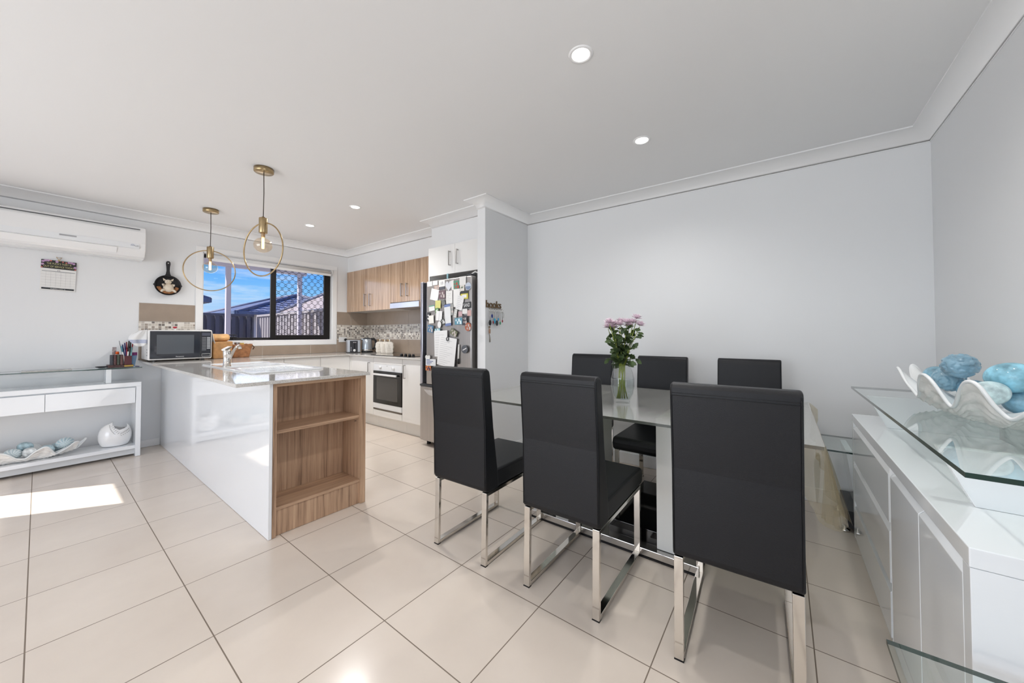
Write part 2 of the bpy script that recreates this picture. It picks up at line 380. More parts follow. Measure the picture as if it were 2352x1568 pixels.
# ================================================================== ROOM SHELL
struct('floor', MB().box(-3.6, 3.5, -2.75, 5.6, -.12, 0), M['floor'])
struct('ceiling', MB().box(-3.6, 3.5, -2.75, 4.5, CZ, CZ+.1).box(-1.3, 3.5, 4.5, 5.6, CZ, CZ+.1), M['ceil'])
b = MB(); t = .15
WX0, WX1, WZ0, WZ1 = 1.155, 2.68, 1.115, 2.172
b.box(-1.3, WX0, YW, YW+t, 0, CZ).box(WX1, 3.4, YW, YW+t, 0, CZ).box(WX0, WX1, YW, YW+t, 0, WZ0).box(WX0, WX1, YW, YW+t, WZ1, CZ)
struct('wall_window', b, M['wall'])
b = MB(); b.box(-1.3,-1.2, 5.38, YW, 0, CZ).box(-3.6,-1.2, 4.40, 4.50, 0, CZ).box(-1.3,-1.2,4.50,4.77, 0, CZ).box(-1.3,-1.2, 4.77, 5.38, 2.10, CZ).box(-3.6,-3.5,-2.7,-.4,0,CZ).box(-3.6,-3.5,3.9,4.4,0,CZ).box(-3.6,-3.5,-.4,3.9,2.2,CZ)
struct('wall_left', b, M['wall'])
b = MB(); b.box(-3.5,-1.0,-2.7,-2.6,0,CZ).box(.7,.9,-2.7,-2.6,0,CZ).box(-1.0,.7,-2.7,-2.6,2.2,CZ)
struct('wall_rear', b, M['wall'])
struct('wall_right', MB().box(.9, 3.42, -.86, -.76, 0, CZ).box(.9, 1.0, -2.7, -.86, 0, CZ), M['wall'])
struct('wall_dining', MB().prism([(3.262,2.245,0),(3.368,-.76,0),(3.47,-.76,0),(3.40,2.245,0)], (0,0,CZ)), M['wall'])
struct('wall_nib', MB().box(2.55, 3.40, 2.245, 2.345, 0, CZ), M['wall'], bevel=.002)
struct('wall_oven', MB().box(3.245, 3.40, 2.345, YW, 0, CZ), M['wall'])
struct('wall_bulkhead', MB().box(2.92, 3.245, 3.19, YW, 2.17, CZ), M['wall'])
struct('wall_fridge_bulkhead', MB().box(2.70, 3.245, 2.345, 3.19, 2.165, CZ), M['wall'])
# coved cornice
def cornice(name, path, closed=False, mat=None):
    prof = [(0.0,2.400),(.005,2.400),(.006,2.406)]
    for i in range(0, 9):
        a = PI - i*(PI/2)/8; prof.append((.088+.082*math.cos(a), 2.404+.078*math.sin(a)))
    prof += [(.094,2.482),(.095,2.490),(0,2.490)]
    P = [Vector(p) for p in path]; n = len(P); b = MB(); rings = []
    for i in range(n):
        d0 = (P[i]-P[i-1]).normalized() if (i > 0 or closed) else None
        d1 = (P[(i+1)%n]-P[i]).normalized() if (i < n-1 or closed) else None
        if d0 is None: d0 = d1
        if d1 is None: d1 = d0
        n0 = Vector((d0.y,-d0.x)); n1 = Vector((d1.y,-d1.x)); mt = (n0+n1); mt = mt/ (mt.length**2) * 2
        rings.append([b.bm.verts.new((P[i].x+mt.x*d, P[i].y+mt.y*d, z)) for d, z in prof])
    for i in range(n if closed else n-1):
        a = rings[i]; c = rings[(i+1)%n]
        for k in range(len(prof)-1):
            f = b.bm.faces.new((a[k],a[k+1],c[k+1],c[k])); f.smooth = 3 <= k <= 10
    return struct(name, b, M['trim'])
cornice('trim_1', [(-1.2,YW),(2.92,YW),(2.92,3.19),(2.70,3.19),(2.70,2.345),(2.55,2.345),(2.55,2.245),(3.262,2.245),(3.368,-.76),(.9,-.76),(.9,-2.6),(-3.5,-2.6),(-3.5,4.40),(-1.2,4.40)], closed=True)
# baseboards
def bboard(name, p, q, nrm, h=.075, th=.012):
    p = Vector(p); q = Vector(q); n = Vector(nrm).normalized()*th
    b = MB(); b.prism([(p.x,p.y,0.001),(q.x,q.y,0.001),(q.x+n.x,q.y+n.y,0.001),(p.x+n.x,p.y+n.y,0.001)], (0,0,h)); return struct(name, b, M['skirt'], bevel=.003)
bboard('baseboard_window', (-1.2,YW), (.815,YW), (0,-1)); bboard('baseboard_dining', (3.262,2.245), (3.368,-.76), (-1,-.03), h=.10)
bboard('baseboard_right', (3.36,-.76), (.9,-.76), (0,1), h=.10); bboard('baseboard_nib', (2.55,2.245), (3.262,2.245), (0,-1)); bboard('baseboard_nib_end', (2.55,2.245), (2.55,2.345), (-1,0))
bboard('baseboard_left', (-3.5,4.4), (-1.2,4.4), (0,-1))
# kitchen window: architrave, frame, sash, security mesh
b = MB(); y0 = YW-.012; a = .062
b.box(WX0-a,WX1+a,y0,YW,WZ1,WZ1+a).box(WX0-a,WX1+a,y0,YW,WZ0-a,WZ0).box(WX0-a,WX0,y0,YW,WZ0,WZ1).box(WX1,WX1+a,y0,YW,WZ0,WZ1)
b.box(WX0,WX0+.010,YW,YW+.08,WZ0,WZ1).box(WX1-.010,WX1,YW,YW+.08,WZ0,WZ1).box(WX0,WX1,YW,YW+.08,WZ0,WZ0+.010).box(WX0,WX1,YW,YW+.08,WZ1-.010,WZ1)
struct('trim_2', b, M['trim'], bevel=.002)
w1 = bpy.data.objects.new('window_1', None); COL.objects.link(w1); w1['kind'] = 'structure'; w1.location = (1.92, 5.50, 1.13); WO['window_1'] = Vector((1.92,5.50,1.13))
yf0, yf1 = 5.49, 5.53
b = MB(); b.box(1.168,2.66,yf0,yf1,1.128,1.160).box(1.168,2.66,yf0,yf1,2.12,2.158).box(1.164,1.172,yf0,yf1,1.128,2.158).box(2.64,2.668,yf0,yf1,1.128,2.158)
b.build('window_frame', M['blackmetal'], w1, .002)
b = MB(); b.box(1.872,1.936,5.47,5.50,1.14,2.13).box(2.572,2.648,5.47,5.50,1.14,2.13).box(1.936,2.572,5.47,5.50,1.14,1.193).box(1.936,2.572,5.47,5.50,2.09,2.13)
b.build('security_screen_frame', M['blackmetal'], w1, .003)
b = MB(); px_, pz_ = .0870, .1060; r_ = .0027
nx = 8; nz = 9
def strand(k, s):
    pts = []
    for i in range(0, 80):
        z = 1.185 + i*.0116
        if z > 2.10: break
        ph = (z-1.19)/pz_ + .5*s
        x = 1.905 + k*px_ + s*0 
        tri = abs((ph % 1.0)*2-1)   # 0..1..0
        tri = .5 - .5*math.cos(PI*tri) if False else tri
        tt = max(-.46, min(.46, tri-.5))
        pts.append((x + tt*px_, 5.488, z))
    return pts
for k in range(-1, 9):
    for s in (0, 1):
        pts = [(min(max(p[0],1.934),2.574),p[1],p[2]) for p in strand(k + (.5 if s else 0), s)]
        if pts[0][0] == pts[20][0] == pts[-1][0] == pts[14][0]: continue
        b.bm  # strands of one expanded grille
        b.tube(pts, r_, 5)
b.build('diamond_mesh', M['blackmetal'], w1)
MB().box(1.172,2.64,5.505,5.509,1.16,2.12).build('pane', M['window'], w1)
# roller blind
rb = thing('roller_blind', (1.92,5.38,2.14), 'white roller blind rolled up at the head of the kitchen window', 'blind')
b = MB(); b.lathe([(0,-.72),(.024,-.72),(.024,.72),(0,.72)], (1.92,5.412,2.128), 20, 0, 'X'); b.build('rolled_fabric', cm('blind_fabric',(214,214,214),.7), rb)
MB().box(1.20,2.64,5.402,5.412,2.075,2.110).build('bottom_rail', M['trim'], rb, .002)
for x in (1.185,2.645): MB().box(x,x+.008,5.385,5.435,2.10,2.165).build('bracket', M['trim'], rb)
# splashback tiles (fixed to the walls)
th = .008
def tilebox(b, axis, a0, a1, z0, z1, joints, mi=0, wall=YW):
    cuts = [a0]+sorted(j for j in joints if a0 < j < a1)+[a1]; g = .0018
    for p, q in zip(cuts, cuts[1:]):
        if axis == 'X': b.box(p+g,q-g,wall-th,wall,z0+g,z1-g,mi)
        else: b.box(wall-th,wall,p+g,q-g,z0+g,z1-g,mi)
    if axis == 'X': b.box(a0,a1,wall-th+.002,wall,z0,z1,1)
    else: b.box(wall-th+.002,wall,a0,a1,z0,z1,1)
b = MB(); tilebox(b,'X',.637,1.091,1.340,1.537,[]); tilebox(b,'X',.637,1.091,.926,1.126,[]); struct('trim_3', b, [M['taupe'],M['grout']])
struct('trim_4', MB().box(.637,1.091,YW-th,YW,1.128,1.338), M['mosx'])
jx = [1.77,2.37,2.97]
b = MB(); tilebox(b,'X',2.745,3.244,1.346,1.548,[2.97]); tilebox(b,'X',1.094,2.743,.926,1.050,jx); tilebox(b,'X',2.743,3.244,.926,1.126,[2.97]); struct('trim_5', b, [M['taupe'],M['grout']])
struct('trim_6', MB().box(2.745,3.244,YW-th,YW,1.128,1.344), M['mosx'])
jy = [4.93,4.33,3.73]
b = MB(); tilebox(b,'Y',3.19,YW-.002,1.346,1.575,jy,wall=3.245); tilebox(b,'Y',3.19,YW-.002,.926,1.126,jy,wall=3.245); struct('trim_7', b, [M['taupe'],M['grout']])
struct('trim_8', MB().box(3.245-th,3.245,3.19,YW-.002,1.128,1.344), M['mosy'])
# ================================================================== KITCHEN CABINETS
def handle(parent, x, y, z0, z1, nrm=(-1,0), name='handle'):
    """square bow handle: vertical bar with two returns"""
    n = Vector((nrm[0],nrm[1],0)); b = MB(); o = Vector((x,y,0)); w = .0045
    p = o+n*.028
    b.bar((p.x,p.y,z0),(p.x,p.y,z1), .011, .009, up=(n.x,n.y,0))
    for z in (z0+.0055, z1-.0055): b.bar((x,y,z),(p.x,p.y,z), .009, .011, up=(0,0,1))
    return b.build(name, M['brushed'], parent, .001)
BZ = .903   # underside of worktop
def cabinet(name, loc, label, body, doors, cat='cabinet', group=None, handles=(), kick=None, mat='cab'):
    c = thing(name, loc, label, cat, group)
    MB().box(*body).build('body', M[mat], c)
    if kick: MB().box(*kick).build('kickboard', M['cab'], c)
    ds = []
    for d in doors: ds.append(MB().box(*d).build('door', M[mat], c, .0015))
    for i, h in handles: handle(ds[i], *h)
    return c
XF = 2.63
cabinet('base_cabinet', (2.9,4.51,0), 'white base cabinet with one door between the inner corner and the oven', (XF+.02,3.235,4.245,4.795,.16,BZ), [(XF,XF+.018,4.247,4.793,.162,BZ-.003)], handles=[(0,(XF,4.33,.672,.835))], kick=(2.70,2.715,4.245,4.795,.001,.158))
cabinet('base_cabinet', (2.9,3.42,0), 'white base cabinet with one door between the oven and the fridge', (XF+.02,3.235,3.20,3.632,.16,BZ), [(XF,XF+.018,3.202,3.630,.162,BZ-.003)], handles=[(0,(XF,3.575,.672,.835))], kick=(2.70,2.715,3.20,3.632,.001,.158))
XS = [1.425,1.80,2.23,2.63]
for i,(a_,c_,lb) in enumerate(zip(XS, XS[1:], ('first white window cabinet, next to the peninsula sink','white window cabinet in the middle of the run under the kitchen window','white window cabinet nearest the inner corner by the toaster'))):
    cabinet('base_cabinet', ((a_+c_)/2,5.1,0), lb, (a_+.001,c_-.001,4.845,5.42,.16,BZ), [(a_+.002,c_-.002,4.825,4.843,.162,BZ-.003)], kick=(a_+.001,c_-.001,4.89,4.905,.001,.158))
# corner filler between the two cabinet runs
o = MB().box(XF,XF+.018,4.797,4.843,.162,BZ-.003).box(XF+.02,XF+.05,4.797,4.843,.001,.9).build('corner_post', M['cab'], None); rebase(o,(XF+.01,4.82,0)); tag(o,'narrow white filler post in the inner corner of the base cabinets','cabinet')
# oven
ov = thing('oven', (2.9,3.94,0), 'white built-in electric oven with black glass door under the cooktop', 'oven')
y0, y1 = 3.634, 4.243
MB().box(XF+.02,3.235,y0,y1,.16,BZ).build('body', M['cab'], ov)
MB().box(XF,XF+.018,y0+.002,y1-.002,.822,BZ-.003).build('filler_panel', M['cab'], ov, .001)
cp = MB().box(XF-.002,XF+.018,y0+.003,y1-.003,.735,.820).build('control_panel', M['gloss'], ov, .001)
for y in (4.075,3.80):
    MB().lathe([(0,0),(.020,0),(.018,-.018),(.006,-.020),(0,-.020)], (XF-.002,y,.779), 24, 0, 'X').build('knob', M['porc'], ov)
MB().box(XF-.004,XF-.002,3.93,3.95,.801,.804).build('indicator_light', M['darkgrey'], ov)
od = MB().box(XF-.006,XF+.018,y0+.004,y1-.004,.325,.733).build('door', M['blackgloss'], ov, .002)
MB().box(XF-.0075,XF-.0065,y0+.085,y1-.085,.375,.655).build('door_window', pm('tinted_oven_glass',(62,60,58),.08,coat=.4), od)
b = MB(); b.box(XF-.040,XF-.024,y0+.075,y1-.05,.680,.705); b.box(XF-.03,XF-.006,y0+.11,y0+.13,.684,.700); b.box(XF-.03,XF-.006,y1-.11,y1-.09,.684,.700); b.build('door_handle', M['porc'], od, .004)
MB().box(XF-.004,XF+.018,y0+.004,y1-.004,.258,.323).build('lower_panel', M['gloss'], ov, .001)
MB().box(XF-.001,XF+.018,y0+.004,y1-.004,.238,.254).build('vent_strip', pm('oven_vent',(120,112,104),.4,metal=.6), ov)
MB().box(XF,XF+.018,y0+.002,y1-.002,.162,.234).build('plinth_panel', M['cab'], ov)
MB().box(2.70,2.715,y0,y1,.001,.158).build('kickboard', M['cab'], ov)
# peninsula
pc = thing('peninsula_cabinet', (1.12,4.0,0), 'long gloss white peninsula cabinet under the sink', 'cabinet')
MB().box(.837,1.405,2.655,5.42,.02,.775).build('body', M['cab'], pc)
MB().box(1.385,1.405,2.655,5.42,.776,BZ).build('front_rail', M['cab'], pc)
MB().box(.817,.835,2.388,5.43,.002,BZ).build('back_panel', M['gloss'], pc, .001)
ys = [2.66,3.20,3.75,4.30,4.82]
for p,q in zip(ys,ys[1:]): MB().box(1.406,1.422,p+.002,q-.002,.162,BZ-.004).build('door', M['cab'], pc, .001)
su = thing('shelf_unit', (1.12,2.5,0), 'open walnut bookshelf set into the end of the peninsula', 'shelf')
MB().box(.837,.858,2.390,2.650,.002,BZ).build('side_panel', M['wood'], su, .001)
MB().box(1.385,1.422,2.390,2.650,.002,BZ).build('side_panel', M['wood'], su, .001)
MB().box(.858,1.385,2.634,2.650,.002,BZ).build('back_panel', M['wood'], su)
MB().box(.858,1.385,2.396,2.634,.882,BZ).build('top_rail', M['woodh'], su, .001)
MB().box(.859,1.384,2.410,2.633,.600,.620).build('shelf', M['woodh'], su, .001)
MB().box(.858,1.385,2.400,2.634,.152,.170).build('shelf', M['woodh'], su, .001)
MB().box(.858,1.385,2.408,2.424,.002,.151).build('kickboard', M['wood'], su)
MB().cyl((1.384,2.45,.575),.004,-.010,0,10,'X').build('shelf_pin', M['brushed'], su)
MB().cyl((.859,2.45,.575),.004,0,.010,10,'X').build('shelf_pin', M['brushed'], su)
# worktop, one continuous U
SX0,SX1,SY0,SY1 = .90,1.33,3.42,4.08
b = MB(); z0, z1 = .904,.925
pts = [(.645,2.360),(1.432,2.360),(1.432,4.80),(2.600,4.80),(2.600,3.19),(3.235,3.19),(3.235,5.425),(.645,5.425)]
rects = [(.645,.90,2.36,5.425),(.90,1.33,2.36,3.42),(.90,1.33,4.08,5.425),(1.33,1.432,2.36,5.425),(1.432,2.600,4.80,5.425),(2.600,3.235,3.19,5.425)]
bmw = b.bm; vd = {}
def gv(x,y,z):
    k=(round(x,4),round(y,4),round(z,4))
    if k not in vd: vd[k]=bmw.verts.new((x,y,z))
    return vd[k]
xs_ = sorted({r[0] for r in rects}|{r[1] for r in rects}); ys_ = sorted({r[2] for r in rects}|{r[3] for r in rects})
cells = set()
for i in range(len(xs_)-1):
    for j in range(len(ys_)-1):
        cx, cy = (xs_[i]+xs_[i+1])/2, (ys_[j]+ys_[j+1])/2
        if any(r[0]<cx<r[1] and r[2]<cy<r[3] for r in rects): cells.add((i,j))
for i,j in cells:
    x0_,x1_,y0_,y1_ = xs_[i],xs_[i+1],ys_[j],ys_[j+1]
    bmw.faces.new((gv(x0_,y0_,z1),gv(x1_,y0_,z1),gv(x1_,y1_,z1),gv(x0_,y1_,z1))); bmw.faces.new((gv(x0_,y0_,z0),gv(x0_,y1_,z0),gv(x1_,y1_,z0),gv(x1_,y0_,z0)))
    for di,dj,(pa,pb) in ((-1,0,((x0_,y0_),(x0_,y1_))),(1,0,((x1_,y0_),(x1_,y1_))),(0,-1,((x0_,y0_),(x1_,y0_))),(0,1,((x0_,y1_),(x1_,y1_)))):
        if (i+di,j+dj) not in cells: bmw.faces.new((gv(*pa,z0),gv(*pb,z0),gv(*pb,z1),gv(*pa,z1)))
o = b.build('kitchen_worktop', M['stone'], None, .003); rebase(o, (1.4,4.6,.904)); tag(o, 'speckled pale stone worktop running from the peninsula round under the window to the cooktop', 'worktop')
# sink
sk = thing('kitchen_sink', (1.11,3.5,.925), 'white double-bowl sink with drainer set in the peninsula worktop', 'sink')
def rrect(x0,x1,y0,y1,r,n=5):
    P=[]
    for cx,cy,a0 in ((x1-r,y1-r,0),(x0+r,y1-r,PI/2),(x0+r,y0+r,PI),(x1-r,y0+r,3*PI/2)):
        for k in range(n+1): P.append((cx+r*math.cos(a0+k*PI/2/n), cy+r*math.sin(a0+k*PI/2/n)))
    return P
def ringloft(b, loops, cap=False, mi=0, smooth=False):
    R=[[b.bm.verts.new(p) for p in L] for L in loops]
    for a,c in zip(R,R[1:]):
        n=len(a)
        for k in range(n):
            f=b.bm.faces.new((a[k],a[(k+1)%n],c[(k+1)%n],c[k])); f.smooth=smooth; f.material_index=mi
    if cap: f=b.bm.faces.new(R[-1]); f.material_index=mi
def at_z(P,z): return [(x,y,z) for x,y in P]
b = MB()
O = rrect(.872,1.362,2.86,4.12,.05); O2 = rrect(.878,1.356,2.866,4.114,.046)
# rim plate: frame around the two bowls and the drainer tray
ringloft(b,[at_z(O,.9255),at_z(O,.932),at_z(O2,.935)])
holes = [rrect(.915,1.315,3.80,4.06,.05), rrect(.915,1.315,3.45,3.74,.05), rrect(.915,1.315,2.92,3.38,.05)]
bm_ = b.bm
outer = [bm_.verts.new((x,y,.935)) for x,y in O2]; es = [bm_.edges.new((outer[i],outer[(i+1)%len(outer)])) for i in range(len(outer))]
for H in holes:
    hv = [bm_.verts.new((x,y,.935)) for x,y in H]; es += [bm_.edges.new((hv[i],hv[(i+1)%len(hv)])) for i in range(len(hv))]
bmesh.ops.triangle_fill(bm_, edges=es, use_beauty=True)
b.build('rim', M['steelsink'], sk)
for H,dep,nm in ((holes[0],.15,'bowl'),(holes[1],.15,'bowl')):
    b = MB(); cx=sum(p[0] for p in H)/len(H); cy=sum(p[1] for p in H)/len(H)
    sh=lambda f:[(cx+(x-cx)*f, cy+(y-cy)*f) for x,y in H]
    ringloft(b,[at_z(H,.935),at_z(sh(.97),.930),at_z(sh(.93),.80),at_z(sh(.85),.785),at_z(sh(.2),.782)],cap=True,smooth=True); bo=b.build(nm, M['steelsink'], sk)
    MB().cyl((cx,cy,.7835),.035,0,.003,20).build('waste', M['chrome'], bo)
b = MB(); H=holes[2]; cx=1.115; cy=3.15; sh=lambda f:[(cx+(x-cx)*f, cy+(y-cy)*f) for x,y in H]
ringloft(b,[at_z(H,.935),at_z(sh(.96),.9285)],cap=True)
for k in range(9): b.box(.95+k*.038,.956+k*.038,2.97,3.34,.9285,.932)
b.build('drainer', M['steelsink'], sk)
# tap
tp = thing('kitchen_tap', (.925,3.60,.935), 'chrome mixer tap with flat lever beside the sink', 'tap')
b=MB(); b.lathe([(0,0),(.030,0),(.030,.006),(.025,.010),(.024,.085),(.026,.09),(.027,.125),(.022,.135),(0,.137)],(.925,3.60,.935),28); b.build('body', M['chrome'], tp)
b=MB(); b.tube([(.940,3.612,.985),(.962,3.632,1.025),(.992,3.662,1.072),(1.012,3.682,1.094),(1.032,3.702,1.098),(1.042,3.712,1.088),(1.044,3.714,1.074)], .012, 14, rs=[.012,.011,.010,.011,.012,.013,.013]); b.build('spout', M['chrome'], tp, smooth=True)
b=MB(); b.prism([(.910,3.575,1.064),(.935,3.600,1.068),(.972,3.640,1.088),(.974,3.642,1.096),(.962,3.632,1.098),(.908,3.577,1.078)],(-.022,.024,0)); b.build('lever', M['chrome'], tp, .004)
# cooktop
ck = thing('ceramic_cooktop', (2.93,3.93,.925), 'black glass cooktop with a row of black knobs on the worktop', 'cooktop')
MB().box(2.66,3.17,3.55,4.36,.9255,.931).build('glass', M['blackgloss'], ck, .002)
for k,y in enumerate((3.80,3.72,3.64,3.57)):
    b=MB(); b.lathe([(0,0),(.020,0),(.019,.006),(.015,.020),(.013,.026),(0,.027)],(2.74+.0*k,y,.931),20); b.build('knob', M['black'], ck)
# uppers
uz0,uz1 = 1.55,2.168; XU=2.90
def upper(label,loc,y0,y1,doors,hs,z0=uz0):
    c=thing('wall_cabinet',loc,label,'cabinet')
    MB().box(XU+.020,3.235,y0,y1,z0,uz1).build('body',M['cab'],c)
    for i,(p,q) in enumerate(doors):
        d=MB().box(XU,XU+.018,p+.0015,q-.0015,z0-.004,uz1-.002).build('door',M['woodup'],c,.001)
        if i in hs: handle(d,XU,hs[i][0],hs[i][1],hs[i][2])
    return c
upper('walnut wall cabinet with two doors in the corner above the kettle',(3.07,4.85,uz0),4.277,5.425,[(4.852,5.425),(4.277,4.852)],{0:(4.893,1.615,1.795),1:(4.765,1.612,1.790)})
upper('walnut wall cabinet with two doors above the rangehood',(3.07,3.96,1.635),3.655,4.274,[(3.966,4.274),(3.655,3.966)],{0:(4.01,1.700,1.872),1:(3.90,1.697,1.868)},z0=1.635)
fp=MB().box(XU+.004,3.235,3.215,3.652,uz0,uz1).build('wall_cabinet',M['woodup'],None,.001); rebase(fp,(3.07,3.43,uz0)); tag(fp,'plain walnut end panel cabinet beside the fridge cupboard','cabinet')
rh=thing('rangehood',(3.07,3.96,1.55),'slim stainless slide-out rangehood under the walnut cabinet','rangehood')
MB().box(XU+.03,3.235,3.656,4.272,1.552,1.634).build('body',M['brushed'],rh); MB().box(XU-.012,XU+.028,3.655,4.273,1.550,1.620).build('front_rail',pm('bright_steel',(214,214,222),.22,metal=.8),rh,.002)
# fridge cupboard
fc=thing('fridge_cupboard',(2.9,2.77,1.84),'white two-door cupboard above the fridge','cabinet')
MB().box(2.665,3.235,2.350,3.165,1.845,2.160).build('body',M['cab'],fc)
MB().box(2.65,3.235,3.166,3.186,1.76,2.162).build('side_panel',M['cab'],fc,.001)
for (p,q,hy,z0_,z1_) in ((2.755,3.163,2.822,1.93,2.085),(2.350,2.753,2.708,1.934,2.09)):
    d=MB().box(2.645,2.663,p,q,1.845,2.160).build('door',M['cab'],fc,.001); handle(d,2.645,hy,z0_,z1_)
# ================================================================== FRIDGE
fr=thing('fridge',(2.85,2.76,0),'stainless two-door fridge covered in notes and magnets','fridge')
FX=2.510
MB().box(FX+.075,3.18,2.39,3.145,.035,1.752).build('body',pm('grey_fridge_side',(128,124,122),.4),fr,.008)
ud=MB().box(FX,FX+.068,2.385,3.050,.665,1.765).build('upper_door',M['fridge'],fr,.010,3)
MB().box(FX+.03,FX+.07,3.052,3.112,.665,1.755).build('handle_recess',M['blackgloss'],ud)
MB().box(FX,FX+.068,3.114,3.152,.665,1.765).build('handle_edge',pm('pale_steel',(196,196,208),.2,metal=.9),ud,.006)
fd=MB().box(FX,FX+.068,2.385,3.152,.060,.640).build('freezer_door',M['fridge'],fr,.010,3)
MB().box(FX-.002,FX+.06,2.385,3.152,.641,.662).build('door_gap_trim',M['darkgrey'],fr)
b=MB(); b.prism([(FX-.003,3.08,.605),(FX-.003,2.45,.605),(FX-.003,2.45,.550),(FX-.003,3.00,.550),(FX-.003,3.05,.575)],(.01,0,0)); b.build('grip',pm('pale_grip',(206,204,204),.2,metal=.5),fd,.003)
for y in (2.42,3.11): MB().cyl((FX+.09,y,.001),.022,0,.034,16).build('foot',M['black'],fr)
MB().box(FX+.01,FX+.075,2.40,2.46,1.766,1.785).build('hinge_cover',M['darkgrey'],fr,.004)
for (y,l) in ((2.56,'white cable end lying in a loop on top of the fridge'),):
    b=MB(); b.tube([(2.62,2.50,1.775),(2.60,2.46,1.800),(2.60,2.42,1.815),(2.63,2.392,1.80),(2.70,2.41,1.778),(2.8,2.45,1.768)],.008,8); o=b.build('white_cable',M['paper'],None,smooth=True); rebase(o,(2.62,2.46,1.76)); tag(o,l,'cable')
o=MB().box(2.585,2.60,2.80,2.815,1.753,1.835).build('blue_clip',cm('pale_blue_plastic',(160,200,208)),None); rebase(o,(2.59,2.81,1.753)); tag(o,'pale blue plastic clip standing on top of the fridge','clip')
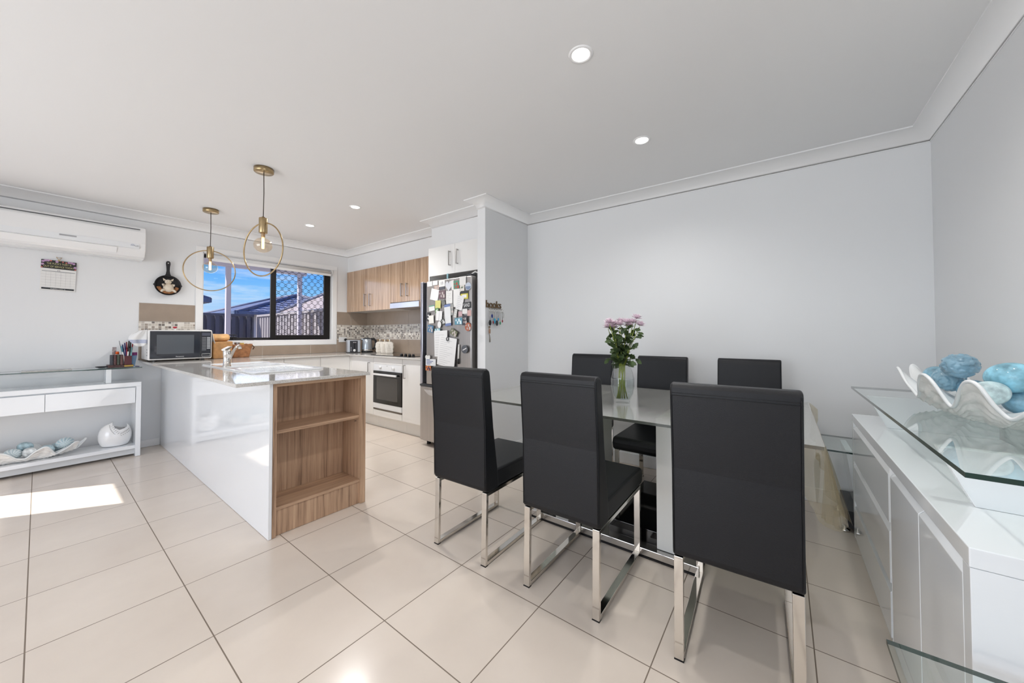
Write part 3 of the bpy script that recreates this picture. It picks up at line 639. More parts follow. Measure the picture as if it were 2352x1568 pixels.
# notes and magnets: y, z, width, height, tilt, kind, colour, label
NOTES=[
(2.995,1.733,.078,.052,0,'note',(226,226,224),'blank white card at the top left corner of the fridge door','c1'),
(2.908,1.737,.076,.046,0,'note',(222,222,222),'second small white card along the top edge of the fridge door',None),
(2.885,1.686,.072,.042,2,'magnet',(196,170,158),'small pinkish picture magnet pinning the tilted white letter','pic'),
(2.802,1.722,.092,.066,2,'note',(228,228,226),'white card with the number 13 on the fridge','13'),
(2.802,1.672,.084,.028,3,'magnet',(88,90,98),'narrow grey strip magnet under the card with the number 13','lines'),
(2.914,1.612,.122,.118,-14,'note',(232,231,229),'tilted white letter hanging below the pinkish magnet',None),
(2.800,1.606,.098,.085,0,'photo',(112,92,98),'dark maroon photo beside the tilted letter on the fridge','pic'),
(2.700,1.690,.100,.112,0,'heart',(212,214,220),'large pale heart-shaped plaque near the top of the fridge',None),
(2.640,1.690,.045,.10,12,'note',(226,225,222),'narrow white paper sticking out right of the heart plaque',None),
(2.587,1.684,.080,.093,2,'photo',(90,140,120),'green and red picture card near the top right of the fridge','pic2'),
(2.499,1.722,.089,.085,0,'note',(224,223,220),'wide white card at the top right of the fridge door',None),
(2.505,1.645,.062,.066,0,'note',(220,216,208),'white card with a painted leaf sprig on the fridge','leaf'),
(2.424,1.661,.080,.075,0,'round',(196,204,216),'round white and blue magnet at the right edge of the fridge','roundtext'),
(2.475,1.581,.100,.080,0,'magnet',(214,204,90),'yellow and black rectangular magnet on the right of the fridge','yellow'),
(2.686,1.572,.094,.130,0,'note',(228,227,224),'white shopping list under the heart plaque','lines2'),
(2.582,1.557,.092,.180,0,'note',(230,229,227),'tall plain white sheet behind the tilted receipt',None),
(2.535,1.507,.092,.140,-14,'note',(226,226,225),'tilted printed receipt in the right half of the fridge','lines2'),
(2.440,1.477,.104,.060,4,'magnet',(60,62,62),'black magnet with tall white lettering on the right of the fridge','SAND'),
(2.855,1.508,.084,.080,-3,'note',(206,202,128),'yellow sticky note on the left of the fridge',None),
(2.871,1.446,.052,.050,8,'magnet',(112,148,100),'green magnet peeking out below the yellow sticky note','tick'),
(2.950,1.472,.090,.058,5,'note',(220,222,220),'white card with a green band at the left of the fridge','band'),
(3.008,1.382,.044,.094,-8,'magnet',(66,66,70),'black and white number strip magnet at the far left of the fridge','chk'),
(2.957,1.354,.076,.084,3,'note',(226,224,218),'small cream note beside the number strip magnet',None),
(2.836,1.388,.094,.100,-5,'note',(226,226,226),'folded white leaflet in the middle left of the fridge','fold'),
(2.770,1.520,.050,.050,30,'magnet',(120,120,118),'small grey arrowhead magnet beside the yellow sticky note',None),
(2.705,1.391,.088,.220,5,'note',(222,223,224),'long white notepad with blue header and footer','pad'),
(2.643,1.445,.042,.115,2,'photo',(150,152,150),'narrow patterned bookmark beside the notepad','pic'),
(2.593,1.404,.042,.080,-10,'note',(206,206,202),'slim printed stub below the tilted receipt','lines'),
(2.524,1.397,.052,.046,3,'photo',(198,168,172),'pink photo in the middle right of the fridge',None),
(2.462,1.419,.066,.050,0,'note',(224,223,221),'small white slip under the black lettered magnet',None),
(2.402,1.400,.050,.056,0,'photo',(200,164,160),'pink photo at the right edge of the fridge',None),
(2.549,1.325,.103,.066,2,'magnet',(96,148,168),'blue seaside card in the right half of the fridge','sea'),
(2.462,1.331,.066,.096,-3,'photo',(70,70,78),'dark portrait photo beside the blue seaside card','pic'),
(2.417,1.268,.082,.082,0,'round',(168,96,72),'round orange and black magnet at the lower right of the notes','pic'),
(2.826,1.297,.054,.070,0,'round',(222,222,222),'white oval tag below the folded leaflet',None),
(2.770,1.325,.048,.060,20,'magnet',(80,82,80),'black patterned magnet left of the notepad foot','chk'),
(2.964,1.254,.090,.076,-8,'photo',(80,118,150),'blue photo at the left edge of the fridge','pic'),
(2.855,1.235,.088,.042,2,'magnet',(104,156,168),'teal oblong magnet holding up the long white sheet','sea'),
(2.613,1.212,.098,.060,-28,'magnet',(112,116,92),'green and black tilted magnet above the clipboard','pic'),
(2.800,1.101,.200,.265,2,'note',(226,226,226),'long white sheet hanging behind the clipboard page','lines3'),
(2.712,1.019,.255,.300,-8,'note',(230,230,230),'large printed form clipped to the fridge with a ring','form'),
(2.460,1.050,.086,.080,0,'round',(92,94,100),'round dark grey magnet with a white pointer','arrow'),
(3.004,.946,.080,.074,0,'heart',(224,224,222),'small white speckled heart magnet at the left of the fridge',None),
(2.955,.902,.160,.070,0,'note',(224,226,228),'white label printed in blue next to the small heart magnet','blue'),
(2.994,.838,.084,.048,0,'magnet',(208,124,64),'orange sticker under the blue printed label','dk'),
(2.548,1.000,.040,.190,-3,'pen',(232,232,232),'white whiteboard pen with black cap hanging beside the clipped form',None),
]
ink=cm('printed_ink',(96,98,106)); inkb=cm('blue_ink',(90,104,150)); inkw=cm('white_print',(226,226,226)); cutm={}
def notepoly(kind,w,h):
    if kind=='round': return [(w/2*math.cos(2*PI*i/28),h/2*math.sin(2*PI*i/28)) for i in range(28)]
    if kind=='heart':
        P=[]
        for i in range(36):
            t=2*PI*i/36; P.append((w/2*math.sin(t)**3*1.0, h*.5*(13*math.cos(t)-5*math.cos(2*t)-2*math.cos(3*t)-math.cos(4*t))/15))
        return P
    return [(-w/2,-h/2),(w/2,-h/2),(w/2,h/2),(-w/2,h/2)]
zi=0
for (y,z,w,h,tilt,kind,colr,lab,det) in NOTES:
    zi+=1; x=FX-.0012-zi*.00042; a=math.radians(tilt); ca,sa=math.cos(a),math.sin(a)
    def P2(u,v,dx=0.0): # u to the right in the picture is -y
        return (x-dx, y-(u*ca-v*sa), z+(u*sa+v*ca))
    nm={'note':'paper_note','magnet':'fridge_magnet','photo':'photo_print','round':'fridge_magnet','heart':'fridge_magnet','pen':'marker_pen'}[kind]
    cat={'note':'note','magnet':'magnet','photo':'photo','round':'magnet','heart':'magnet','pen':'pen'}[kind]
    tk=.0004 if kind in('note','photo') else .0025
    if kind=='pen':
        x=FX-.012
        root=thing(nm,(x,y,z),lab,cat); b=MB(); b.tube([P2(0,-h/2),P2(0,h/2)],.008,12); b.build('barrel',M['paper'],root)
        b=MB(); b.tube([P2(0,-h/2-.002),P2(0,-h/2+.05)],.0092,12); b.build('cap',M['black'],root); continue
    root=thing(nm,(x,y,z),lab,cat)
    mt=pm('print_%d_%d_%d'%colr,colr,.6 if tk<.001 else .35)
    b=MB(); b.prism([P2(u,v) for u,v in notepoly(kind,w,h)],(tk,0,0)); b.build('sheet' if tk<.001 else 'plate',mt,root)
    D=[]
    if det in('lines','lines2','lines3','form','blue'):
        b=MB(); nl={'lines':3,'lines2':7,'lines3':10,'form':14,'blue':4}[det]
        for k in range(nl):
            v=h/2-h*(k+.8)/(nl+.6); l=w*(.35+.45*((k*37)%10)/10); hh=.0012 if det!='blue' else .007
            b.prism([P2(-w*.42,v,.0003),(P2(-w*.42+l,v,.0003)),P2(-w*.42+l,v+hh,.0003),P2(-w*.42,v+hh,.0003)],(.0002,0,0))
        b.build('print',inkb if det=='blue' else ink,root)
    if det=='form':
        MB().tube([P2(.015*math.cos(t_),h/2-.018+.02*math.sin(t_),.006) for t_ in [2*PI*i/20 for i in range(20)]],.004,6,closed=True).build('ring_clip',M['darkgrey'],root)
        b=MB(); b.prism([P2(w/2,-h/2,-.001),P2(w/2+.012,-h/2,-.001),P2(w/2+.012,-h/2+.09,-.001),P2(w/2,-h/2+.09,-.001)],(.001,0,0)); b.build('magnet_strip',M['black'],root)
    if det in('pic','pic2','chk','sea','dk'):
        b=MB(); pal={'pic':(190,180,176),'pic2':(186,70,60),'chk':(220,220,220),'sea':(214,228,232),'dk':(74,60,90)}[det]
        for k in range(4):
            u=-w*.30+w*.22*k*.9; v=(h*.22)*(-1 if k%2 else 1)*.8; s=.075*w+.002*k; q=s*1.3
            b.prism([P2(u-s,v-q,.0003),P2(u+s,v-q,.0003),P2(u+s*.7,v+q,.0003),P2(u-s,v+q*.8,.0003)],(.0002,0,0))
        b.build('picture',pm('pic_%d_%d_%d'%pal,pal,.5),root)
    if det=='yellow':
        b=MB(); b.prism([P2(-w/2,h*.16,.0004),P2(w/2,h*.16,.0004),P2(w/2,h/2,.0004),P2(-w/2,h/2,.0004)],(.0003,0,0)); b.build('header',M['darkgrey'],root)
        b=MB(); b.prism([P2(-w*.3,-h*.34,.0004),P2(w*.3,-h*.34,.0004),P2(w*.3,h*.03,.0004),P2(-w*.3,h*.03,.0004)],(.0003,0,0)); b.build('panel',M['paper'],root)
    if det in('band','pad'):
        cc=(96,150,128) if det=='band' else (112,128,172); b=MB(); hh=.18*h if det=='band' else .12*h
        b.prism([P2(-w/2,h/2-hh,.0003),P2(w/2,h/2-hh,.0003),P2(w/2,h/2,.0003),P2(-w/2,h/2,.0003)],(.0002,0,0))
        if det=='pad': b.prism([P2(-w/2,-h/2,.0003),P2(w/2,-h/2,.0003),P2(w/2,-h/2+hh,.0003),P2(-w/2,-h/2+hh,.0003)],(.0002,0,0))
        b.build('band',pm('band_%d'%cc[0],cc,.6),root)
    if det=='fold':
        b=MB(); b.prism([P2(-.001,-h/2,.0003),P2(.001,-h/2,.0003),P2(.001,h/2,.0003),P2(-.001,h/2,.0003)],(.0002,0,0)); b.build('crease',ink,root)
    if det in('arrow','tick'):
        b=MB(); b.bar(P2(-w*.28,-h*.12,.0012),P2(w*.3,h*.14,.0012),.001,.009,up=(0,0,1)); b.build('pointer',inkw,root)
    if det=='leaf':
        b=MB()
        for k in range(4): b.bar(P2(-w*.3+k*w*.12,h*.05,.0006),P2(-w*.15+k*w*.14,h*.3,.0006),.0006,.004,up=(0,0,1))
        b.build('leaf_sprig',cm('leaf_print',(92,112,84)),root)
    if det=='roundtext':
        b=MB(); b.prism([P2(u*.86,v*.9,.0005) for u,v in [(w/2*math.cos(PI+PI*i/16),h/2*math.sin(PI+PI*i/16)) for i in range(17)]],(.0003,0,0)); b.build('blue_half',cm('blue_print',(124,140,166)),root)
    if det in('13','SAND'):
        sz=.040 if det=='13' else .052
        text('lettering',det,sz,ink if det=='13' else inkw,root,frame_mat(P2(0,0,.0008),(0,-ca,sa),(0,sa,ca)),.0002,sx=1.0 if det=='13' else .62)
# ================================================================== CEILING LIGHTS
def downlight(x,y,label,grp):
    r=thing('downlight',(x,y,CZ),label,'downlight',grp)
    b=MB(); b.lathe([(.040,-.002),(.046,-.006),(.054,-.004),(.056,0)],(x,y,CZ),36); b.build('bezel',M['trim'],r)
    b=MB(); b.lathe([(0,-.0035),(.040,-.0035),(.041,-.001),(0,-.001)],(x,y,CZ),36); b.build('lens',M['led'],r)
    l=light('downlight_lamp','SPOT',84 if 'kitchen' in label else 30,(x,y,CZ-.012),(0,0,0),color=(1,.985,.965)); l.data.spot_size=math.radians(150); l.data.spot_blend=.8; l.data.shadow_soft_size=.04
    return r
downlight(1.50,.731,'recessed ceiling downlight nearest the camera, above the dining chairs','dining downlights')
downlight(2.417,.735,'recessed ceiling downlight above the dining table, nearer the right-hand wall','dining downlights')
downlight(1.92,3.443,'recessed ceiling downlight over the kitchen, nearer the fridge','kitchen downlights')
downlight(1.922,4.452,'recessed ceiling downlight over the kitchen, nearer the window','kitchen downlights')
downlight(1.50,-.42,'added unseen fill downlight above the sideboard','dining downlights')  # made-up lamp out of view, brightens sideboard and right wall
downlight(.58,.735,'added unseen fill downlight right over the camera','dining downlights')  # second invented lamp beyond the frame, lifts the floor near the chairs
def pendant(x,y,rz,label):
    r=thing('pendant_light',(x,y,CZ),label,'pendant light','brass ring pendants over the peninsula')
    b=MB(); b.lathe([(0,-.034),(.062,-.034),(.066,-.030),(.066,0),(0,0)],(x,y,CZ),40); b.build('canopy',M['brass'],r)
    MB().tube([(x,y,CZ-.034),(x+.002,y,2.3),(x,y,2.105)],.0032,8).build('cord',cm('brown_flex',(66,58,52)),r)
    b=MB(); b.lathe([(0,2.112),(.010,2.110),(.012,2.102),(.028,2.100),(.029,2.097),(.029,1.988),(.027,1.982),(.020,1.982),(.020,1.99),(0,1.99)],(x,y,0),32); b.build('lamp_holder',M['brass'],r)
    c,s=math.cos(rz),math.sin(rz); R=.206; zc=1.855
    b=MB(); a0=math.asin(.020/R)
    pts=[]
    for i in range(73):
        t=PI/2+a0+(2*PI-2*a0)*i/72; u=R*math.cos(t); pts.append((x+u*c,y+u*s,zc+R*math.sin(t)))
    b.tube(pts,.0052,10); b.build('ring',M['brass'],r)
    b=MB(); prof=[(0,1.829)]
    for i in range(1,13):
        t=-PI/2+i*(PI*.93)/12; prof.append((.0625*math.cos(t),1.888+.0585*math.sin(t)))
    prof+=[(.015,1.955),(.014,1.985)]
    b.lathe(prof,(x,y,0),36); bl=b.build('bulb',M['bulb'],r)
    b=MB(); b.lathe([(0,1.862),(.009,1.862),(.009,1.948),(0,1.948)],(x,y,0),16); b.build('filament',M['fil'],bl)
    MB().cyl((x,y,0),.013,1.952,1.985,16).build('bulb_cap',M['brass'],bl)
    return r
pendant(1.043,3.215,math.radians(-71),'round brass ring pendant light nearer the camera')
pendant(1.057,4.70,math.radians(-13),'round brass ring pendant light nearer the kitchen window')
# ================================================================== AIR CONDITIONER
ac=thing('air_conditioner',(.2,5.32,1.98),'white wall-mounted air conditioner on the window wall','air conditioner')
x0,x1=-.28,.655
prof=[(5.43,2.305),(5.26,2.300),(5.225,2.285),(5.215,2.24),(5.21,2.12),(5.222,2.055),(5.262,1.995),(5.31,1.975),(5.43,1.972)]
b=MB(); b.prism([(x0-.15,p[0],p[1]) for p in prof],(x1-x0+.15,0,0)); b.build('housing',M['porc'],ac,.008,3)
MB().box(x0-.12,x1-.045,5.206,5.216,2.262,2.268).build('top_grille',M['darkgrey'],ac)
b=MB(); b.prism([(x0-.12,5.2065,2.118),(x0-.12,5.2065,2.072),(x0-.12,5.214,2.066),(x0-.12,5.212,2.118)],(x1-x0+.07,0,0)); b.build('lower_strip',M['gloss'],ac)
b=MB(); b.prism([(x0-.12,5.2115,2.060),(x0-.12,5.246,2.008),(x0-.12,5.252,2.014),(x0-.12,5.2175,2.066)],(x1-x0-.08,0,0)); b.build('louvre',M['trim'],ac,.002)
MB().box(.10,.20,5.2045,5.2065,2.098,2.112).build('display',pm('grey_display',(168,168,170),.3),ac)
MB().tube([(.545,5.205,2.095),(.552,5.205,2.106),(.564,5.205,2.107),(.573,5.205,2.097),(.560,5.205,2.095)],.0013,6,closed=True).build('logo',inkb,ac)
MB().tube([(.571,5.205,2.099),(.582,5.205,2.088),(.594,5.205,2.090),(.600,5.205,2.100),(.586,5.205,2.099)],.0011,6).build('logo',cm('grey_logo',(120,122,120)),ac)
# ================================================================== WALL CALENDAR
ca_=thing('wall_calendar',(.105,5.42,1.75),'tear-off wall calendar with black floral header hung by a clip','calendar')
# hangs slightly rotated
b=MB(); b.prism([(.006,5.420,1.893),(.212,5.420,1.888),(.206,5.426,1.606),(.000,5.426,1.612)],(0,.006,0)); b.build('pages',M['paper'],ca_)
b=MB(); b.prism([(.0055,5.4185,1.893),(.2125,5.4185,1.888),(.2105,5.4195,1.810),(.0040,5.4195,1.815)],(0,.001,0)); b.build('header',cm('calendar_black',(40,40,38)),ca_)
gold=cm('gold_print',(196,190,140)); 
text('slogan',"THE FUCK'S TORY IS",.024,gold,ca_,frame_mat((.108,5.4182,1.858),(1,0,-.02),(0,0,1)),.0002,sx=.66)
text('slogan','OUT OF SERVICE TODAY',.024,gold,ca_,frame_mat((.108,5.4182,1.831),(1,0,-.02),(0,0,1)),.0002,sx=.66)
text('month','JUL',.014,ink,ca_,frame_mat((.108,5.4195,1.797),(1,0,-.02),(0,0,1)),.0002)
for k,(fx,fz,c) in enumerate(((.016,1.876,0),(.03,1.884,0),(.045,1.886,0),(.195,1.874,0),(.182,1.880,0),(.167,1.881,0),(.013,1.850,0),(.203,1.838,0),(.095,1.880,0))):
    MB().cyl((fx,5.4182,fz),.0095,-.0004,.0004,10,'Y').build('flower_print',cm('lilac_print',(186,150,186)),ca_)
for fx,fz in ((.009,1.822),(.205,1.818),(.06,1.886),(.13,1.882),(.15,1.876)): MB().cyl((fx,5.4180,fz),.006,-.0004,.0004,10,'Y').build('flower_print',cm('coral_print',(196,110,100)),ca_)
b=MB(); b.prism([(.010,5.4190,1.787),(.204,5.4190,1.783),(.204,5.4190,1.786),(.010,5.4190,1.790)],(0,.001,0))
for i in range(1,7): b.prism([(.004+i*.0288,5.4195,1.783),(.0044+i*.0288,5.4195,1.783),(.003+i*.0288,5.4215,1.645),(.0026+i*.0288,5.4215,1.645)],(0,.0005,0))
for j in range(1,6): b.prism([(.006,5.4197+j*.0003,1.783-j*.025),(.207,5.4197+j*.0003,1.779-j*.025),(.207,5.4197+j*.0003,1.7794-j*.025),(.006,5.4197+j*.0003,1.7834-j*.025)],(0,.0005,0))
b.build('date_grid',ink,ca_)
b=MB(); b.prism([(.009,5.4225,1.636),(.199,5.4225,1.631),(.199,5.4235,1.616),(.009,5.4235,1.621)],(0,.0006,0)); b.build('footer',M['black'],ca_)
text('footer_script','thoughtfully in a lovely way',.010,inkw,ca_,frame_mat((.104,5.4222,1.626),(1,0,-.02),(0,0,1)),.0002,sx=.8)
b=MB(); b.tube([(.096,5.415,1.912),(.090,5.412,1.925),(.097,5.412,1.920),(.107,5.412,1.915),(.117,5.412,1.920),(.124,5.412,1.924),(.118,5.415,1.911),(.107,5.416,1.900)],.0022,6,closed=True); b.prism([(.096,5.414,1.888),(.118,5.414,1.887),(.111,5.414,1.903),(.103,5.414,1.903)],(0,.004,0)); b.build('bulldog_clip',M['brass'],ca_)
# ================================================================== DECORATIVE PAN WITH PIG
pn=thing('decorative_frying_pan',(.853,5.40,1.73),'small cast iron pan with a pig figurine hung on the wall','wall decoration')
cx,cz=.853,1.742
b=MB(); prof=[(0,.012),(.080,.012),(.095,.004),(.106,-.018),(.110,-.018),(.100,.012),(.084,.020),(0,.020)]
b.lathe([(r,h) for r,h in prof],(cx,5.408,cz),48,0,'Y'); b.build('pan_body',pm('cast_iron',(34,33,36),.5,bump=.2),pn)
# pouring lips
b=MB()
for s in (-1,1): b.prism([(cx+s*.100,5.39,cz+.028),(cx+s*.118,5.388,cz),(cx+s*.100,5.39,cz-.028)],(0,.016,0))
b.build('pouring_lips',MATS['cast_iron'],pn,.003)
b=MB(); hp=[(-.030,.095),(-.018,.125),(-.013,.16),(-.015,.205),(-.019,.235),(-.017,.256),(-.008,.267),(.008,.267),(.017,.256),(.019,.235),(.015,.205),(.013,.16),(.018,.125),(.030,.095)]
b.prism([(cx+u,5.396,cz+v) for u,v in hp],(0,.012,0)); b.build('pan_handle',MATS['cast_iron'],pn,.003)
MB().cyl((cx,5.3955,cz+.243),.005,-.0005,.0015,12,'Y').build('hanging_hole',M['paper'],pn)
b=MB(); b.grid(lambda u,v:(cx+(.093-.03*v)*math.cos(PI*1.08+u*PI*.84)*1.0,5.398-.010*math.sin(PI*v),cz+(.095-.035*v)*math.sin(PI*1.08+u*PI*.84)),30,6); b.build('straw_rim',pm('straw',(150,104,68),.9,bump=1.0,bscale=200,var=.25,vscale=60),pn,solid=.004)
b=MB(); b.sphere((cx+.004,5.398,cz-.030),.044,24,14,sz=1.1); pg=b.build('pig_body',pm('pig_ceramic',(218,206,188),.45,var=.05,vscale=30),pn)
for nm,(u,v,w,h_) in (('pig_head',(.0,.035,.029,.9)),):
    MB().sphere((cx+u,5.388,cz+v),w,20,12,sz=h_).build(nm,MATS['pig_ceramic'],pn)
MB().sphere((cx-.004,5.362,cz+.028),.011,14,8,sz=.8).build('snout',MATS['pig_ceramic'],pn)
for s in (-1,1):
    MB().prism([(cx+s*.016,5.384,cz+.055),(cx+s*.044,5.380,cz+.075),(cx+s*.038,5.386,cz+.045)],(0,.006,0)).build('ear',MATS['pig_ceramic'],pn,.002)
    MB().tube([(cx+s*.032,5.39,cz+.008),(cx+s*.046,5.372,cz+.004),(cx+s*.040,5.362,cz-.010)],.008,10).build('arm',MATS['pig_ceramic'],pn,smooth=True)
    MB().tube([(cx+s*.028,5.385,cz-.050),(cx+s*.050,5.368,cz-.062),(cx+s*.056,5.360,cz-.076)],.012,10,rs=[.015,.012,.010]).build('leg',MATS['pig_ceramic'],pn,smooth=True)
    MB().sphere((cx+s*.010,5.3615,cz+.042),.0025,8,6).build('eye',M['black'],pn)
# ================================================================== CONSOLE TABLE with drawers
ct=thing('console_table',(-.1,5.25,0),'white console table with two drawers and a raised glass top on the window wall','table')
X0,X1,Y0,Y1=-.84,.625,5.088,5.40
MB().box(X0,X1,Y0,Y1,.690,.730).build('top_panel',M['gloss'],ct,.002)
for (p,q) in ((X0,X0+.036),(X1-.036,X1)): MB().box(p,q,Y0,Y1,.002,.690).build('leg',M['gloss'],ct,.002)
MB().box(X0+.036,X1-.036,Y0+.006,Y1-.004,.080,.112).build('lower_shelf',M['gloss'],ct,.002)
MB().box(X0+.036,X1-.036,Y0+.05,Y0+.066,.022,.080).build('apron',pm('grey_apron_board',(214,216,217),.4),ct)  # apron in a slightly greyer white than the rest of the table
MB().box(X0+.036,X1-.036,Y0+.03,Y1-.01,.530,.690).build('drawer_box',M['gloss'],ct)
for (p,q) in ((.044,X1-.040),(-.5,.041)): MB().box(p,q,Y0+.004,Y0+.022,.528,.678).build('drawer',M['gloss'],ct,.002)
MB().box(X0+.036,-.502,Y0+.004,Y0+.022,.528,.678).build('drawer',M['gloss'],ct,.002)
def glass_slab(name,x0,x1,y0,y1,z0,z1,parent,mat='clear',edge='gedge',poly=None):
    b=MB(); b.box(x0,x1,y0,y1,z0,z1)
    b.bm.faces.ensure_lookup_table()
    for f in b.bm.faces:
        f.normal_update()
        f.material_index = 0 if abs(f.normal.z)>.5 else 1
    return b.build(name,[M[mat],M[edge]],parent)
glass_slab('glass_top',X0,.627,Y0-.01,Y1-.01,.868,.877,ct,edge='gedge')
for x in (-.50,.395): MB().box(x,x+.035,5.16,5.33,.731,.867).build('riser',M['gloss'],ct,.002)
# things on the console glass
tb=thing('tablet_computer',(.055,5.22,.878),'flat silver tablet lying on the console glass top','tablet')
MB().box(-.085,.190,5.14,5.33,.8785,.886).build('case',M['brushed'],tb,.003); MB().box(-.078,.183,5.147,5.323,.8862,.887).build('screen',pm('grey_screen',(150,152,156),.1),tb)
b=MB(); b.lathe([(0,0),(.020,0),(.040,.008),(.046,.014),(.043,.015),(.022,.004),(0,.004)],(.372,5.20,.8785),28,sx=1.0); o=b.build('small_dish',M['black'],None); rebase(o,(.372,5.20,.8785)); tag(o,'small black dish on the console glass beside the desk organiser','dish')
dk=thing('desk_organiser',(.49,5.22,.878),'desk organiser shaped like old books with a maroon pen box','desk organiser')
MB().box(.405,.575,5.15,5.30,.8785,.903).build('base_book',pm('tooled_leather',(74,50,48),.5,bump=.8,bscale=120,var=.25,vscale=60),dk,.005)
MB().box(.512,.574,5.146,5.15,.884,.898).build('gilt_page_edge',cm('gilt',(176,144,70),.35,metal=.5),dk)
for i,(x,c) in enumerate(((.432,(58,60,66)),(.452,(84,54,54)),(.474,(66,72,62)),(.495,(96,66,64)))):
    b=MB(); b.lathe([(0,0),(.011,0),(.011,.098),(0,.098)],(x,5.165,.904),16,smooth=False); b.box(x-.0105,x+.0105,5.165,5.23,.904,1.000); b.build('book_spine',pm('spine_%d'%i,c,.5,bump=.6,bscale=150,var=.2,vscale=90),dk)
b=MB(); b.box(.512,.562,5.150,5.154,.904,.988).box(.512,.562,5.216,5.22,.904,.988).box(.512,.516,5.154,5.216,.904,.988).box(.558,.562,5.154,5.216,.904,.988); b.build('pen_box',cm('maroon_wood',(80,30,34),.35),dk,.001)
PENS=[((.520,5.17),(.490,5.16),1.085,(110,180,200),'white and light blue ballpoint leaning left in the pen box'),((.524,5.19),(.500,5.18),1.10,(44,60,120),'dark blue pen in the pen box'),((.530,5.18),(.516,5.19),1.115,(70,56,130),'violet pen in the pen box'),
((.536,5.17),(.526,5.17),1.125,(150,36,48),'red and black marker in the pen box'),((.538,5.20),(.545,5.19),1.135,(30,30,32),'black pen standing tallest in the middle of the box'),((.532,5.165),(.540,5.162),1.09,(236,232,230),'white pen with black cap at the front of the box'),
((.548,5.19),(.557,5.19),1.14,(34,36,36),'black felt pen at the right of the box'),((.550,5.17),(.563,5.165),1.075,(120,176,180),'teal highlighter in the pen box'),((.552,5.20),(.572,5.20),1.11,(190,60,70),'red and white pen leaning right in the box'),((.518,5.20),(.478,5.19),1.137,(120,120,124),'thin grey stylus leaning far left in the pen box')]
for (p,q,zt,c,l) in PENS:
    r=thing('pen',(p[0],p[1],.906),l,'pen'); a_=Vector((p[0],p[1],.908)); e_=Vector((q[0],q[1],zt)); mid=a_.lerp(e_,.68)
    thin=.0022 if 'thin' in l else .0052
    white = 'white' in l
    MB().tube([a_,mid],thin,10).build('barrel',M['paper'] if white else pm('pen_%d_%d'%(c[0],c[2]),c,.35),r,smooth=False)
    MB().tube([mid,e_],thin*1.15,10,rs=[thin*1.15,thin*.9]).build('cap',M['black'] if ('white' in l and 'cap' in l) else pm('pencap_%d_%d'%(c[0],c[2]),tuple(int(v*.8) for v in c),.35),r)
gl=thing('glue_bottle',(.470,5.20,.878),'small bottle with orange cap behind the book spines','bottle')
MB().cyl((.473,5.245,.9035),.014,0,.10,16).build('bottle_body',M['paper'],gl); MB().lathe([(0,0),(.013,0),(.012,.022),(.009,.026),(0,.027)],(.473,5.245,1.004),16).build('cap',cm('orange_cap',(236,100,30)),gl)
tu=thing('hand_cream_tube',(.585,5.20,.878),'light blue tube with purple cap standing behind the pen box','tube')
b=MB(); b.grid(lambda u,v:(.578+(.014+.006*v)*math.cos(2*PI*u)+.010*v,5.235+(.012-.004*v)*math.sin(2*PI*u),.8785+.110*v),20,8,closed_u=True); b.build('tube_body',cm('light_blue_tube',(128,160,192),.35),tu)
MB().cyl((.590,5.235,.9885),.0185,0,.030,18).build('cap',cm('purple_cap',(120,44,104)),tu)
o=MB().box(.440,.468,5.262,5.266,.9035,1.075).build('photo_card',cm('photo_card_print',(150,140,140),.5,var=.3,vscale=60),None); rebase(o,(.454,5.264,.9035)); tag(o,'small photo card standing behind the book spines of the desk organiser','card')
o=MB().box(.582,.612,5.115,5.128,.8785,.886).build('usb_stick',cm('dark_violet_plastic',(50,44,84)),None,.001); rebase(o,(.597,5.12,.8785)); tag(o,'small dark violet memory stick at the right end of the console glass','memory stick')
# clam shell bowls ---------------------------------------------------
def clam(name,c,a,b_,h,rot,k,ph,label,amp=.35,lift=.02,crests=None):
    def phs(th):
        if not crests: return k*th+ph
        d=math.degrees(th)%360; C=crests+[crests[0]+360]
        if d<C[0]: d+=360
        for i,(p,q) in enumerate(zip(C,C[1:])):
            if p<=d<=q: return 2*PI*(i+(d-p)/(q-p))
        return 0
    root=thing(name,c,label,'bowl'); cr_,sr=math.cos(rot),math.sin(rot)
    def f(th,r,inner):
        wv=math.cos(phs(th)); rr=r*(1+.10*r*r*wv)
        x=a*rr*math.cos(th); y=b_*rr*math.sin(th)
        z=h*(.10*r+ .62*r**2.6) + h*amp*(r**3)*wv
        if not inner:
            z-=.009+.0045*math.sin(31*th)*r+.0034*math.sin(52*r+2.5*math.cos(phs(th))); rr*=1+.014*math.sin(52*r)
            x=a*rr*math.cos(th); y=b_*rr*math.sin(th)
        z=max(z,.004)+lift*(1-r*r) if inner else max(z,0.0)
        return (c[0]+x*cr_-y*sr, c[1]+x*sr+y*cr_, c[2]+z)
    M_=260; R_=44
    b=MB(); b.grid(lambda u,v:f(2*PI*u,v*.995+.005,False),M_,R_,closed_u=True); b.build('outer_shell',M['clamout'],root)
    b=MB(); b.grid(lambda u,v:f(2*PI*u,v*.995+.005,True),M_,R_,closed_u=True)
    # rounded lip
    pts=[]
    for i in range(M_):
        p=Vector(f(2*PI*i/M_,1,True)); q=Vector(f(2*PI*i/M_,1,False)); pts.append((p+q)/2)
    b.tube(pts,.0058,8,closed=True); b.build('inner_lining',M['clamin'],root)
    return root
